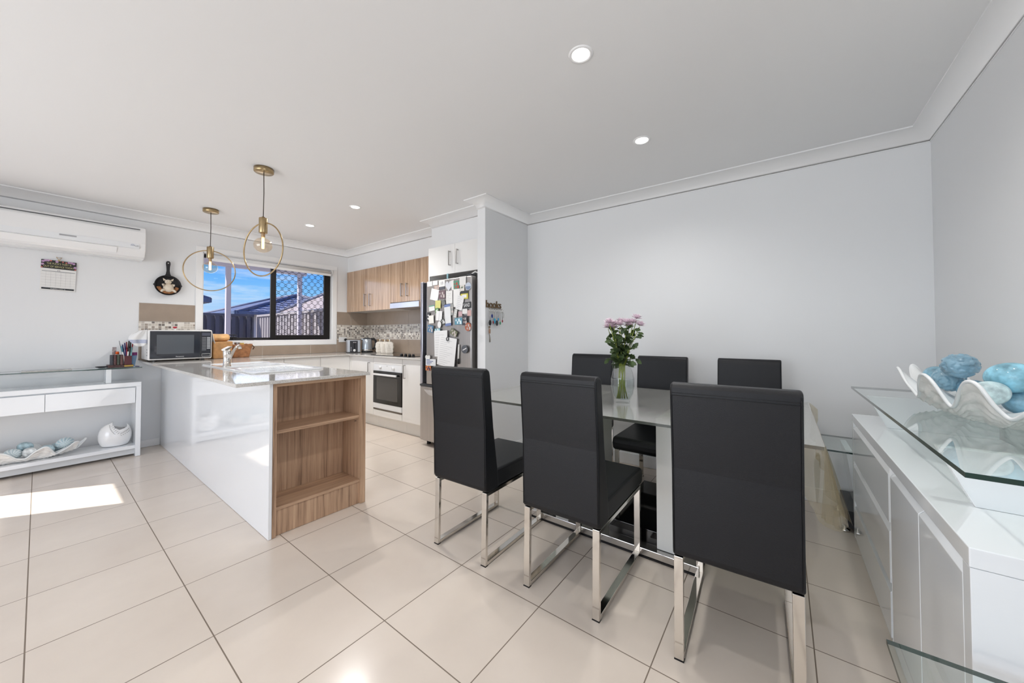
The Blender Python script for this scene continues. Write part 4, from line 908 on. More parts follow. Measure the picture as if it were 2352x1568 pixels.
def egg(name,c,r,col,style,label,rot=(0,0,0),sz=.82,group=None):
    me_b=MB(); n=110; m_=70
    rnd=random.Random(int(c[0]*1000+c[1]*333)); 
    bumps=[(rnd.uniform(-1,1),rnd.uniform(0,2*PI)) for _ in range(120)]
    bd=[Vector((math.sqrt(1-q*q)*math.cos(t),math.sqrt(1-q*q)*math.sin(t),q)) for q,t in bumps]
    def f(u,v):
        ph=2*PI*u; th=PI*(v*.996+.002); d=Vector((math.sin(th)*math.cos(ph),math.sin(th)*math.sin(ph),math.cos(th)))
        k=1.0
        if style=='bumps':
            mxd=max(d.dot(q) for q in bd); q_=min(1,max(0,(mxd-.982)/.012)); k=1+.085*q_*q_*(3-2*q_)
        elif style=='spiral': k=1+.022*math.cos(16*(ph+1.2*math.cos(th)))
        p=d*r*k; p.z*=1.0; p.x*=1.12; p.y*=.98; p.z*=sz/.82*.9
        return p
    me_b.grid(f,n,m_,closed_u=True)
    M_=Matrix.Rotation(rot[2],4,'Z')@Matrix.Rotation(rot[1],4,'Y')@Matrix.Rotation(rot[0],4,'X')
    me_b.bm.transform(M_)
    mat=pm('egg_%s_%d_%d'%(style,col[0],col[2]),col,.28 if style!='crackle' else .4,bump=.9 if style=='crackle' else .3,bscale=90,var=.22 if style=='crackle' else .13,vscale=28 if style=='crackle' else 14,coat=.3)
    if style=='spiral': mat=stripe_mat('egg_spiral_%d'%col[0],col)
    o=me_b.build(name,mat,None,local=True); o.location=c; WO[o.name]=Vector(c); tag(o,label,'decorative egg',group); return o
def stripe_mat(name,col):
    if name in MATS: return MATS[name]
    m,nt,b=newmat(name); tc=nt.nodes.new('ShaderNodeTexCoord'); s=nt.nodes.new('ShaderNodeSeparateXYZ'); lnk(nt,tc.outputs['Object'],s.inputs[0])
    at=math_n(nt,'ARCTAN2',s.outputs['Z'],s.outputs['X']); q=math_n(nt,'ADD',math_n(nt,'MULTIPLY',at,12.0),math_n(nt,'MULTIPLY',s.outputs['Y'],60.0)); sn=math_n(nt,'SINE',q)
    f=math_n(nt,'MULTIPLY_ADD',sn,.5,.5); lnk(nt,mixc(nt,f,rgb(col),rgb((214,222,224))),b.inputs['Base Color']); b.inputs['Roughness'].default_value=.3; MATS[name]=m; return m
clam('clam_shell_bowl',(-.045,5.235,.1125),.30,.125,.105,0.0,9,-.9,'white clam shell bowl of pale blue eggs on the lower shelf of the console',amp=.36)
for i,(x,y,z,r,c,st,l) in enumerate([(-.115,5.22,.185,.046,(176,194,200),'spiral','pale blue spiral-striped egg at the left end of the console shell bowl'),(-.055,5.275,.222,.044,(160,184,192),'crackle','blue-grey rough egg on top at the back of the console shell bowl'),
  (-.030,5.195,.180,.045,(206,212,214),'crackle','white marbled egg at the front of the console shell bowl'),(.060,5.205,.178,.045,(178,200,206),'crackle','pale blue marbled egg in the middle of the console shell bowl'),
  (.115,5.265,.180,.038,(172,190,196),'bumps','small pale bumpy egg half hidden in the console shell bowl'),(.160,5.225,.212,.050,(168,196,204),'spiral','pale blue spiral-striped egg at the right end of the console shell bowl')]):
    egg('decorative_egg',(x,y,z),r,c,st,l,rot=(.5*i,.3,.7*i))
# white cut-out vase
vs=thing('leaf_vase',(.468,5.235,.1125),'round white porcelain vase with pierced leaf cut-outs under the console','vase')
VC=(.468,5.235,.1125)
def vz(ph): # height of the swooping rim; low in the middle-right front
    K=[(-180,.190),(-140,.222),(-122,.236),(-108,.212),(-92,.178),(-78,.160),(-60,.166),(-40,.176),(-22,.192),(-10,.203),(5,.186),(30,.160),(60,.160),(90,.180),(130,.205),(180,.190)]
    d=(math.degrees(ph)+180)%360-180
    for (a,p),(b_,q) in zip(K,K[1:]):
        if a<=d<=b_: return p+(q-p)*(.5-.5*math.cos(PI*(d-a)/(b_-a)))
    return .19
def vf(u,v):
    ph=2*PI*u; H=vz(ph); z=H*v; t=z/.235
    r=.112*math.sqrt(max(0.02,1-((t-.42)/.60)**2)) if t<1.02 else .03
    if v<.02: r=.060
    return (VC[0]+r*math.cos(ph),VC[1]+r*.82*math.sin(ph),VC[2]+z)
b=MB(); b.grid(vf,72,26,closed_u=True); b.poly([vf(i/36,0) for i in range(36)]); b.build('vase_body',M['porc'],vs,solid=.004)
b=MB()
def onv(ph,z,push=.0045):
    H=vz(ph); p=Vector(vf(ph/(2*PI),min(1,z/H))); d=Vector((math.cos(ph),math.sin(ph),0)); return p+d*push
for (pa,za,pb,zb,n_) in ((-1.52,.115,-2.05,.205,6),(-1.42,.112,-.62,.150,6)):
    for k in range(n_):
        for s in (-1,1):
            t_=(k+.6)/n_; ph=pa+(pb-pa)*t_; zz=za+(zb-za)*t_
            ln=.018*(1-.5*abs(t_-.4)); 
            if abs(pb-pa)>.6: q1=onv(ph,zz+s*.004); q2=onv(ph+.10,zz+s*(.004+ln*.8))
            else: q1=onv(ph+s*.05,zz); q2=onv(ph+s*.20,zz+.012)
            b.tube([q1,(q1+q2)/2+Vector((0,-.0005,0)),q2],.002,6,rs=[.0012,.0032,.0008],flat=.5)
b.build('leaf_cutouts',cm('cutout_grey',(164,162,160),.8),vs)
# ================================================================== THINGS ON THE WORKTOP
mw=thing('microwave_oven',(.90,5.2,.925),'white microwave oven with black glass door on the corner of the worktop','microwave')
x0,x1,y0,y1,z0,z1=.655,1.153,5.01,5.385,.940,1.245
MB().box(x0,x1,y0,y1,z0,z1).build('housing',M['cab'],mw,.012,3)
dr=MB().box(x0+.012,x0+.398,y0-.010,y0+.004,z0+.014,z1-.012).build('door',pm('dark_glass',(40,42,50),.06,coat=.4),mw,.002)
MB().box(x0+.060,x0+.345,y0-.0115,y0-.0105,z0+.060,z1-.050).build('door_window',pm('mesh_window',(84,88,94),.10,coat=.3),dr)
text('lettering','Panasonic',.016,inkw,dr,frame_mat((x0+.235,y0-.012,z0+.030),(1,0,0),(0,0,1)),.0003)
cpn=MB().box(x0+.401,x1-.010,y0-.010,y0+.004,z0+.014,z1-.012).build('control_panel',pm('dark_panel',(44,46,52),.25),mw,.002)
MB().box(x0+.410,x1-.018,y0-.0115,y0-.0105,z1-.060,z1-.028).build('display',pm('lcd_grey',(82,84,96),.2),cpn)
for r_i in range(9):
    MB().box(x0+.410,x0+.446,y0-.0115,y0-.0105,z1-.085-r_i*.0165,z1-.076-r_i*.0165).build('button_row',pm('button_grey',(116,118,122),.5),cpn)
    if r_i<8: MB().box(x0+.452,x1-.018,y0-.0115,y0-.0105,z1-.086-r_i*.0165,z1-.074-r_i*.0165).build('button_row',pm('button_pale',(164,166,170),.5),cpn)
MB().tube([(x0+.410,y0-.012,z0+.024),(x1-.018,y0-.012,z0+.024),(x1-.018,y0-.012,z0+.050),(x0+.410,y0-.012,z0+.050)],.0016,6,closed=True).build('open_button',M['paper'],cpn)
for fx,fy in ((x0+.05,y0+.04),(x1-.07,y0+.04),(x0+.05,y1-.05),(x1-.05,y1-.05)): MB().cyl((fx,fy,.9255),.016,0,.015,14).build('foot',M['black'],mw)
for k in range(3): MB().box(x0-.001,x0+.001,y0+.04,y0+.075,z0+.045+k*.028,z0+.053+k*.028).build('side_vent',M['darkgrey'],mw)
# tea towels
def towel(name,fn,nu,nv,label,mat,loc,th_=.003):
    o=MB().grid(fn,nu,nv).build(name,mat,None,solid=th_); rebase(o,loc); tag(o,label,'tea towel'); return o
mt,nt_,bs=newmat('striped_linen'); tcn=nt_.nodes.new('ShaderNodeTexCoord'); sp_=nt_.nodes.new('ShaderNodeSeparateXYZ'); lnk(nt_,tcn.outputs['Object'],sp_.inputs[0])
z_=sp_.outputs['Z']; band=math_n(nt_,'LESS_THAN',math_n(nt_,'ABSOLUTE',math_n(nt_,'ADD',z_,.115)),.018); ns=nt_.nodes.new('ShaderNodeTexNoise'); ns.inputs['Scale'].default_value=220; lnk(nt_,tcn.outputs['Object'],ns.inputs['Vector'])
lnk(nt_,mixc(nt_,math_n(nt_,'MULTIPLY',band,math_n(nt_,'ADD',ns.outputs['Fac'],.2)),rgb((226,226,226)),rgb((150,160,190))),bs.inputs['Base Color']); bs.inputs['Roughness'].default_value=.9
def tw1(u,v):
    # hangs off the left top edge of the microwave, opened out towards the room
    lf=[.590,.548,.528,.524,.545,.572]; t_=v*5; i=min(int(t_),4); xl=lf[i]+(lf[i+1]-lf[i])*(t_-i)
    x=xl+(.652-xl)*u; return (x, 5.045+.014*math.sin(9*u+4*v)-.010*v+.05*u*(1-v)*.3, 1.2475-.150*v-.018*v*math.sin(3.0*u+.5)-.012*(1-u)*(1-v))
towel('tea_towel',tw1,14,18,'white and blue striped tea towel hanging off the left of the microwave',mt,(.66,5.12,1.245))
def tw2(u,v):
    y=5.05+.15*u
    if v<.25: return (1.06+.38*v,y,1.2475+.003*math.sin(7*u))
    w=(v-.25)/.75; return (1.157+.034*w,y,1.246-.150*w+.006*math.sin(6*u)*w)
towel('tea_towel',tw2,12,16,'plain white tea towel hanging off the right of the microwave',cm('white_linen',(222,220,218),.9),(1.15,5.12,1.245))
rd=thing('red_capped_jar',(.885,5.17,1.248),'small glass ornament with a red cap on top of the microwave','ornament')
MB().lathe([(0,0),(.012,0),(.013,.010),(.006,.016),(0,.017)],(.877,5.17,1.2475),16).build('glass_base',M['porc'],rd); MB().lathe([(0,.017),(.008,.016),(.019,.027),(.017,.034),(.006,.036),(0,.036)],(.877,5.17,1.2475),18).build('cap',cm('red_cap',(180,46,60),.3),rd)
# bread on a paper bag, basket
kraft=pm('kraft_paper',(178,134,88),.8,bump=.5,bscale=40,var=.09,vscale=20)
bg_=thing('bread_box',(1.27,5.2,.925),'tall tan cardboard box holding a loaf between the microwave and the basket','box')
b=MB(); b.prism([(1.185,5.08,.9265),(1.350,5.08,.9265),(1.360,5.08,1.120),(1.215,5.08,1.118),(1.180,5.08,1.118)],(0,.22,0)); b.build('box_body',kraft,bg_,.008)
o=MB().grid(lambda u,v:(1.262+.095*math.cos(2*PI*u)*math.sin(PI*(v*.99+.005))**.55,5.19+.085*math.sin(2*PI*u)*math.sin(PI*(v*.99+.005))**.6,1.160-.045*math.cos(PI*v)+.012*math.cos(2*2*PI*u)*math.sin(PI*v)*(1 if v>.5 else 0)),36,18,closed_u=True).build('bread_loaf',pm('bread_crust',(216,172,118),.7,bump=.4,bscale=30,var=.12,vscale=14),None)
rebase(o,(1.262,5.19,1.118)); tag(o,'round-topped golden loaf of bread sitting on the cardboard box','bread')
bk=thing('rustic_basket',(1.46,5.22,.925),'brown bark basket with ragged rim on the worktop below the window','basket')
def bkf(u,v):
    q=rr4(u); s=.80+.26*v; return (1.455+q[0]*.115*s,5.22+q[1]*.10*s,.9265+.155*v+.006*math.sin(31*u*2)*(v>.93))
def rr4(u):
    t=2*PI*u; c_,s_=math.cos(t),math.sin(t); n=4; k=(abs(c_)**n+abs(s_)**n)**(-1/n); return (c_*k,s_*k)
b=MB(); b.grid(bkf,64,14,closed_u=True); b.poly([bkf(i/64,0) for i in range(64)]); b.build('basket_body',pm('bark',(150,104,70),.85,bump=.9,bscale=50,var=.16,vscale=22),bk,solid=.006)
b=MB(); b.tube([(1.572,5.16,1.07),(1.592,5.15,1.045),(1.585,5.17,1.02)],.006,8); b.build('side_handle',cm('dark_bark',(92,66,50),.9),bk,smooth=True)
jr=thing('glass_spice_jar',(1.43,5.19,1.075),'glass jar with metal lid poking out of the bark basket','jar')
MB().cyl((1.425,5.17,.99),.026,0,.10,20).build('jar_body',cm('jar_content',(170,140,128),.25),jr); MB().cyl((1.425,5.17,1.0905),.028,0,.014,20).build('lid',M['brushed'],jr)
for (x,y,c,l) in ((1.478,5.20,(206,170,84),'small yellow packet poking out of the bark basket'),(1.448,5.235,(222,220,216),'white folded packet at the back of the bark basket')):
    o=MB().box(x-.022,x+.022,y-.010,y+.010,1.02,1.098).build('food_packet',cm('packet_%d'%c[0],c,.6),None,.004); rebase(o,(x,y,1.02)); tag(o,l,'packet')
gr=thing('dark_window_rack',(1.30,5.38,1.06),'black wire rack on the window sill behind the bread','rack')
b=MB()
for z in (1.195,1.165): b.tube([(1.16,5.475,z),(1.50,5.468,z-.001)],.006,8)
for x in (1.20,1.33,1.47): b.tube([(x,5.472,1.126),(x,5.472,1.195)],.005,8)
b.build('rack_wires',M['black'],gr)
# outlet, toaster, kettle, canisters
ot=thing('power_outlet',(2.84,5.42,1.12),'white double power outlet on the mosaic tiles by the toaster','power outlet')
MB().box(2.775,2.895,5.418,5.427,1.083,1.158).build('plate',M['porc'],ot,.002); MB().box(2.795,2.805,5.415,5.418,1.135,1.148).build('switch',M['paper'],ot)
pl=MB().lathe([(0,0),(.018,0),(.020,.01),(.016,.03),(0,.032)],(2.868,5.386,1.120),18,0,'Y').build('black_plug',M['black'],None); rebase(pl,(2.868,5.40,1.12)); tag(pl,'black power plug in the outlet beside the toaster','plug')
ts=thing('toaster',(2.883,5.20,.925),'silver and black two-slice toaster left of the kettle','toaster')
TXx0,TXx1,TYy0,TYy1=2.790,2.975,5.10,5.30
MB().box(TXx0,TXx1,TYy0,TYy1,.932,1.118).build('body',pm('toaster_silver',(190,194,200),.28,metal=.5),ts,.014,3)
MB().box(TXx0+.006,TXx1-.006,TYy0+.006,TYy1-.006,.9255,.934).build('base',M['black'],ts)
fpn=MB().box(TXx0+.036,TXx1-.042,TYy0-.006,TYy0+.002,.937,1.106).build('front_panel',pm('toaster_black',(48,48,52),.3),ts,.002)
MB().box(TXx0+.095,TXx0+.103,TYy0-.008,TYy0-.0062,.985,1.075).build('lever_slot',M['blackgloss'],fpn)
MB().box(TXx0+.078,TXx0+.122,TYy0-.020,TYy0-.007,1.073,1.088).build('lever',M['brushed'],fpn,.003)
MB().lathe([(0,0),(.020,0),(.017,-.012),(0,-.013)],(TXx0+.098,TYy0-.006,.962),22,0,'Y').build('dial',M['porc'],fpn)
for k in range(3): MB().lathe([(0,0),(.006,0),(.005,-.004),(0,-.004)],(TXx0+.052,TYy0-.006,.962+k*.022),12,0,'Y').build('button',M['porc'],fpn)
for y in (5.17,5.24): MB().box(TXx0+.03,TXx1-.03,y-.012,y+.012,1.1175,1.1195).build('bread_slot',M['blackgloss'],ts)
ts.rotation_euler=(0,0,math.radians(-22))
kt=thing('electric_kettle',(3.05,5.10,.925),'silver electric kettle with black handle beside the toaster','kettle')
KX,KY=3.05,5.10
MB().lathe([(0,0),(.080,0),(.082,.012),(.078,.020),(0,.020)],(KX,KY,.9255),32).build('base',M['black'],kt)
MB().lathe([(0,.021),(.076,.021),(.078,.035),(.074,.12),(.066,.20),(.060,.205),(0,.206)],(KX,KY,.9255),40).build('body',pm('kettle_silver',(176,184,192),.25,metal=.55),kt)
MB().lathe([(.0775,.028),(.0785,.030),(.0785,.046),(.0775,.048)],(KX,KY,.9255),40).build('base_band',M['chrome'],kt)
MB().lathe([(0,.2065),(.058,.2065),(.056,.216),(.030,.224),(.012,.228),(0,.229)],(KX,KY,.9255),32).build('lid',M['darkgrey'],kt)
hd=(math.cos(-.62),math.sin(-.62))
MB().tube([(KX+hd[0]*q,KY+hd[1]*q,.9255+z) for q,z in ((.058,.202),(.095,.205),(.122,.180),(.126,.13),(.112,.075),(.080,.045))],.011,12,rs=[.014,.012,.011,.010,.010,.009],flat=1.5).build('handle',M['black'],kt,smooth=True)
MB().tube([(KX-hd[0]*.05,KY-hd[1]*.05,.9255+.195),(KX-hd[0]*.083,KY-hd[1]*.083,.9255+.203)],.016,10).build('spout',MATS['kettle_silver'],kt)
# fleur canisters in scalloped outline
def canister(x,y,label):
    r=thing('scalloped_canister',(x,y,.925),label,'canister'); prof=[(-.040,0),(-.050,.03),(-.046,.055),(-.056,.085),(-.050,.115),(-.052,.135),(-.036,.152),(-.020,.160),(.020,.160),(.036,.152),(.052,.135),(.050,.115),(.056,.085),(.046,.055),(.050,.03),(.040,0)]
    MB().prism([(x-.045,y+u,.9255+v) for u,v in prof],(.090,0,0)).build('canister_body',pm('cream_ceramic',(228,222,212),.35,var=.03,vscale=30),r,.010,3)
    b=MB()
    for k in range(5): b.tube([(x-.047,y-.03+.006*k,.945+.024*k),(x-.049,y,.950+.024*k),(x-.047,y+.03-.004*k,.945+.024*k)],.0022,6)
    b.build('raised_scrolls',pm('cream_scroll',(206,198,186),.4),r)
    MB().lathe([(0,0),(.010,0),(.006,.012),(.011,.022),(.006,.032),(0,.034)],(x,y,1.0855),14).build('lid_finial',MATS['cream_ceramic'],r)
    MB().tube([(x-.003,y+.006,1.098),(x-.004,y+.020,1.108),(x-.004,y+.028,1.116)],.0028,6).build('gold_tip',cm('gold_paint',(206,166,76),.3,metal=.6),r)
    r.rotation_euler=(0,0,math.radians(52)); r.scale=(1.1,1.1,1.05)
canister(3.09,4.82,'cream scalloped canister with gold-tipped lid, leftmost of three beside the kettle')
canister(3.08,4.68,'cream scalloped canister with gold-tipped lid, middle of three')
canister(3.06,4.53,'cream scalloped canister with gold-tipped lid, rightmost of three next to the cooktop')
# key rack on nib wall
kr=thing('key_rack',(2.67,2.24,1.48),'bronze word-shaped key rack on the end of the fridge wall','key rack')
bz=pm('bronze',(120,98,72),.4,metal=.7)
text('lettering','hooks',.100,bz,kr,frame_mat((2.668,2.238,1.482),(1,0,0),(0,0,1)),.004,sx=.95)
MB().box(2.575,2.765,2.232,2.242,1.452,1.462).build('rail',bz,kr,.001)
for x in (2.585,2.62,2.655,2.69,2.725,2.76): MB().tube([(x,2.231,1.455),(x,2.222,1.435),(x,2.212,1.436),(x,2.210,1.446)],.0022,6).build('hook',bz,kr)
KEYS=[(2.582,(200,200,205),(30,30,32),.115,.020,'black oval key fob with silver ring on the first hook'),(2.612,(190,190,195),(34,52,128),.05,.014,'dark blue key tag high on the second hook'),(2.624,(190,190,195),(150,36,50),.11,.011,'dark red bead tag on the second hook'),
(2.650,(190,190,195),(64,164,200),.095,.019,'light blue round key fob on the key rack'),(2.686,(190,190,195),(44,44,48),.115,.020,'black key fob in the middle of the key rack'),(2.700,(190,190,195),(60,150,196),.080,.012,'sky blue flat key cap on the key rack'),
(2.735,(190,190,195),(40,150,104),.115,.012,'green tassel key ring on the fifth hook'),(2.764,(190,190,195),(150,40,50),.095,.010,'small red tag on the last hook')]
for (x,c1,c2,dz,r,l) in KEYS:
    k=thing('key_ring',(x,2.225,1.40),l,'keys'); y=2.214-(.006 if 'red' in l or 'sky' in l else 0)
    MB().tube([(x+.013*math.cos(t),y,1.424+.014*math.sin(t)) for t in [2*PI*i/16 for i in range(16)]],.0014,6,closed=True).build('ring',M['chrome'],k)
    MB().tube([(x,y,1.412),(x+.002,y,1.42-dz+r*1.5)],.003,6).build('key',M['brushed'],k)
    MB().lathe([(0,-r*1.5),(r*.6,-r*1.1),(r,0),(r*.7,r),(0,r*1.4)],(x+.002,y,1.42-dz),14,sx=1,sy=.4).build('fob',pm('fob_%d_%d'%(c2[0],c2[2]),c2,.3),k)
b=MB(); b.tube([(2.775+.022*math.cos(t),2.215,1.385+.032*math.sin(t)) for t in [PI*.75-PI*1.1*i/10 for i in range(11)]],.002,6); o=b.build('wire_ring',M['brushed'],None); rebase(o,(2.78,2.215,1.38)); tag(o,'large open wire ring at the right of the key rack','ring')
sp=thing('wall_spoon',(2.60,2.235,1.2),'small brass souvenir spoon hanging on the wall under the keys','spoon')
MB().tube([(2.602,2.236,1.198),(2.606,2.234,1.155),(2.608,2.236,1.120)],.004,8,rs=[.003,.006,.0065],flat=.5).build('handle',cm('pewter',(120,112,98),.4,metal=.6),sp)
MB().lathe([(0,0),(.010,.004),(.012,.030),(.008,.050),(0,.052)],(2.600,2.232,1.200),14,sy=.5).build('figure',cm('copper_brown',(160,124,100),.4),sp)
MB().lathe([(0,0),(.012,.003),(.012,.014),(0,.018)],(2.598,2.232,1.256),14,sy=.5).build('bronze_head',cm('bronze_brown',(128,108,76),.4),sp)
# ================================================================== DINING SET
def make_chair(label):
    t=thing('dining_chair',(0,0,0),label,'chair','black high-back dining chairs around the glass table')
    # seat: rounded slab x .085 .. .600
    b=MB(); b.prism([(.035,-.190,.372),(.590,-.190,.372),(.606,-.190,.385),(.612,-.190,.425),(.600,-.190,.455),(.58,-.190,.462),(.035,-.190,.470)],(0,.380,0)); b.build('seat',M['leather'],t,.014,3,local=True)
    # back: full height from underside of the seat frame
    prof=[(.025,.370),(-.002,.378),(-.006,.40),(-.010,.70),(-.030,.965),(-.030,.995),(-.020,1.010),(.008,1.012),(.028,1.000),(.034,.975),(.062,.70),(.098,.474),(.108,.371)]
    b=MB(); b.prism([(x,-.192,z) for x,z in prof],(0,.384,0)); bk_=b.build('backrest',M['leather'],t,.009,3,local=True)
    for s in (-1,1):
        b=MB(); b.tube([(x-.001,s*.1860,z) for x,z in ((-.007,.39),(-.011,.70),(-.0305,.962),(-.0285,.985))],.0016,5)
        b.build('side_seam',M['stitch'],bk_,local=True)
    b=MB()
    b.tube([(-.0315,-.187,.968),(-.0315,.187,.968)],.0016,5); b.tube([(-.0312,-.187,.977),(-.0312,.187,.977)],.0010,5); b.build('top_seam',M['stitch'],bk_,local=True)
    for s in (-1,1):
        y=s*.1735; w=.031; h=.018
        b=MB(); b.bar((.004,y,.004),(.012,y,.362),w,h,up=(1,0,0)); b.build('leg',M['chrome'],t,.0015,local=True)
        b=MB(); b.bar((.556,y,.004),(.560,y,.362),w,h,up=(1,0,0)); b.build('leg',M['chrome'],t,.0015,local=True)
        b=MB(); b.bar((.013,y,.013),(.547,y,.013),w,h,up=(0,0,1)); b.build('floor_rail',M['chrome'],t,.0015,local=True)
        b=MB(); b.bar((.003,y,.362),(.569,y,.362),w,h,up=(0,0,1)); b.build('seat_rail',M['chrome'],t,.0015,local=True)
        b=MB(); b.box(-.006,.014,y-.0165,y+.0165,.0,.0035); b.build('foot_cap',M['black'],t,local=True)
    b=MB(); b.bar((.285,-.154,.362),(.285,.154,.362),.03,.014); b.build('cross_bar',M['chrome'],t,.001,local=True)
    return t
ch=make_chair('black leather dining chair at the near side of the table, closest to the fridge')
ch.location=(1.393,1.415,0); ch.rotation_euler=(0,0,math.radians(1.8))
dup(ch,(1.413,.807,0),math.radians(.8),'black leather dining chair at the near side of the table, between its two neighbours')
dup(ch,(1.437,.143,0),math.radians(2.5),'black leather dining chair at the near side, largest in view and nearest the sideboard')
dup(ch,(3.085,1.40,0),PI+math.radians(3),'black leather dining chair on the wall side of the table, farthest from the sideboard')
dup(ch,(3.090,.79,0),PI,'black leather dining chair on the wall side of the table, directly behind the flower vase')
dup(ch,(3.105,.20,0),PI,'black leather dining chair on the wall side of the table, nearest the sideboard')
# table
tbx0,tbx1,tby0,tby1=1.825,2.955,-.122,1.80; TZ=.755
tbl=thing('dining_table',(2.39,.84,0),'rectangular glass-topped dining table on white slab legs and a chrome base','table')
glass_slab('glass_top',tbx0,tbx1,tby0,tby1,TZ-.013,TZ,tbl,mat='table',edge='gedge2')
for (p,q) in ((.455,.548),(1.075,1.165)): MB().box(2.00,2.72,p,q,.050,TZ-.0135).build('slab_leg',pm('white_lacquer',(226,226,222),.2,coat=.3),tbl,.003)
MB().box(1.965,2.76,.34,1.35,.010,.048).build('base_plate',pm('mirror_steel',(196,192,188),.12,metal=.9),tbl,.003)
MB().box(1.962,2.763,.337,1.353,.001,.009).build('base_foot',M['blackmetal'],tbl)
for (p,q) in ((.552,.825),(1.170,1.325)): MB().box(2.03,2.70,p,q,.0485,.120).build('black_block',M['blackgloss'],tbl,.002)
# clear vinyl cover with the drape at the near right end
def drape(u,v):
    """u along the hanging skirt (0 at near-left .. 1 at far-right), v down"""
    return None
cv=thing('vinyl_table_cover',(2.39,.84,TZ),'clear vinyl cover over the glass table with a creased end hanging down','tablecloth')
b=MB(); b.box(tbx0-.004,tbx1+.001,tby0-.003,tby1+.002,TZ+.001,TZ+.0025); b.build('flat_sheet',M['cloth'],cv)
def dr1(u,v):
    # hanging end: along x, folds in y, dropping from the table end
    x=tbx0+.0+ (tbx1-tbx0)*u; drop=(.25*(1-u)**.3*(1-.10*math.sin(3*u))+.04)*v
    f=.016*math.sin(2*PI*(3.2*u)+.7)*v+.010*math.sin(2*PI*(8*u)+1.5)*v
    return (x+.03*v*(1-u), tby0-.004-.020*v**.6-f-.035*v*(1-u)**3, TZ+.002-drop)
b=MB(); b.grid(dr1,90,20); b.build('hanging_end',M['drape'],cv)
TOPC=[(1.8225,.045,.757),(1.8225,-.02,.757),(1.8225,-.09,.757),(1.824,-.124,.757),(1.832,-.1265,.757),(1.850,-.1265,.757)]
BOTC=[(1.808,.03,.66),(1.800,-.055,.575),(1.812,-.082,.515),(1.832,-.116,.458),(1.880,-.172,.425),(1.925,-.198,.433)]
def crv(C,u):
    t_=u*(len(C)-1); i=min(int(t_),len(C)-2); f=t_-i; a=Vector(C[i]); b2=Vector(C[i+1]); p=Vector(C[max(i-1,0)]); n=Vector(C[min(i+2,len(C)-1)])
    return .5*((2*a)+(b2-p)*f+(2*p-5*a+4*b2-n)*f*f+(3*a-p-3*b2+n)*f**3)
def dr2(u,v):
    p=crv(TOPC,u).lerp(crv(BOTC,u),v); k=math.sin(PI*v)*.5+v*.5
    p+=Vector((-.012*math.sin(11*u+1.0)*k,-.006*math.sin(19*u)*k,0)); p.z+=.05*math.sin(PI*v)*math.sin(PI*u)*.2
    return p
b=MB(); b.grid(dr2,60,24); b.build('hanging_corner',M['drape'],cv)
def dr3(u,v):
    p=crv(BOTC,u*.5+.5).lerp(Vector((1.845+.12*u,-.150-.03*u,.46+.03*math.sin(9*u))),.25+.2*u); q=Vector((1.826+.03*u,-.128,.757))
    r_=q.lerp(p,v); return r_+Vector((.012*math.sin(14*u+2)*v,-.004*math.sin(23*u)*v,0))
b=MB(); b.grid(dr3,30,20); b.build('inner_fold',M['drape'],cv)
# vase with flowers
VX,VY=2.25,.818; VZ=TZ+.003
fv=thing('glass_vase',(VX,VY,VZ),'clear glass vase half filled with water on the dining table','vase')
vp=[(0,0),(.040,0),(.044,.004),(.041,.012),(.046,.018),(.063,.055),(.072,.105),(.071,.150),(.061,.195),(.048,.232),(.044,.240)]
vi=[(.041,.240),(.045,.231),(.058,.194),(.0675,.150),(.0685,.105),(.0595,.057),(.042,.022),(0,.020)]
MB().lathe(vp+vi,(VX,VY,VZ),48).build('vase_glass',M['vaseglass'],fv)
wp=[(0,.0205),(.0415,.0225),(.059,.057),(.068,.105),(.0672,.148),(0,.148)]
MB().lathe(wp,(VX,VY,VZ),40).build('water',M['water'],fv)
leafm=pm('chrysanthemum_leaf',(66,84,48),.55,var=.2,vscale=30); stemm=pm('green_stem',(138,152,62),.5); petal=pm('lilac_petal',(228,210,220),.6,var=.04,vscale=60); petal2=pm('mauve_petal_heart',(176,140,156),.6)
rnd=random.Random(11)
def leaf(b,p,d,ln,w,up):
    p=Vector(p); d=Vector(d).normalized(); sd=d.cross(Vector(up)).normalized()
    nrm=sd.cross(d)
    O_=[(0,0),(.2,.35),(.35,.28),(.5,.5),(.62,.36),(.78,.34),(1,0)]
    L=[p+d*ln*a+sd*w*c+nrm*(-.15*ln*a*a) for a,c in O_]; Rr=[p+d*ln*a-sd*w*c+nrm*(-.15*ln*a*a) for a,c in O_[1:-1]]
    top=[b.bm.verts.new(q) for q in L+Rr[::-1]]; f=b.bm.faces.new(top); f.smooth=False
FL=[(-.082,-.052,1.262),(-.052,-.030,1.250),(-.070,.03,1.235),(-.020,-.025,1.247),(-.002,.02,1.266),(.020,-.025,1.262),(.050,-.030,1.262),(.070,-.035,1.290),(.082,-.050,1.245),(.045,.03,1.240),(-.035,.05,1.228)]
camr=Vector((math.cos(yaw),-math.sin(yaw),0)); camf=Vector((math.sin(yaw),math.cos(yaw),0))
names=['far left bloom','second bloom from the left','low bloom left of centre at the back','middle left bloom','tall bloom in the centre','bloom just right of centre','right-hand bloom below the topmost one','topmost bloom','far right bloom, drooping lowest','back bloom on the right','low back bloom near the middle']
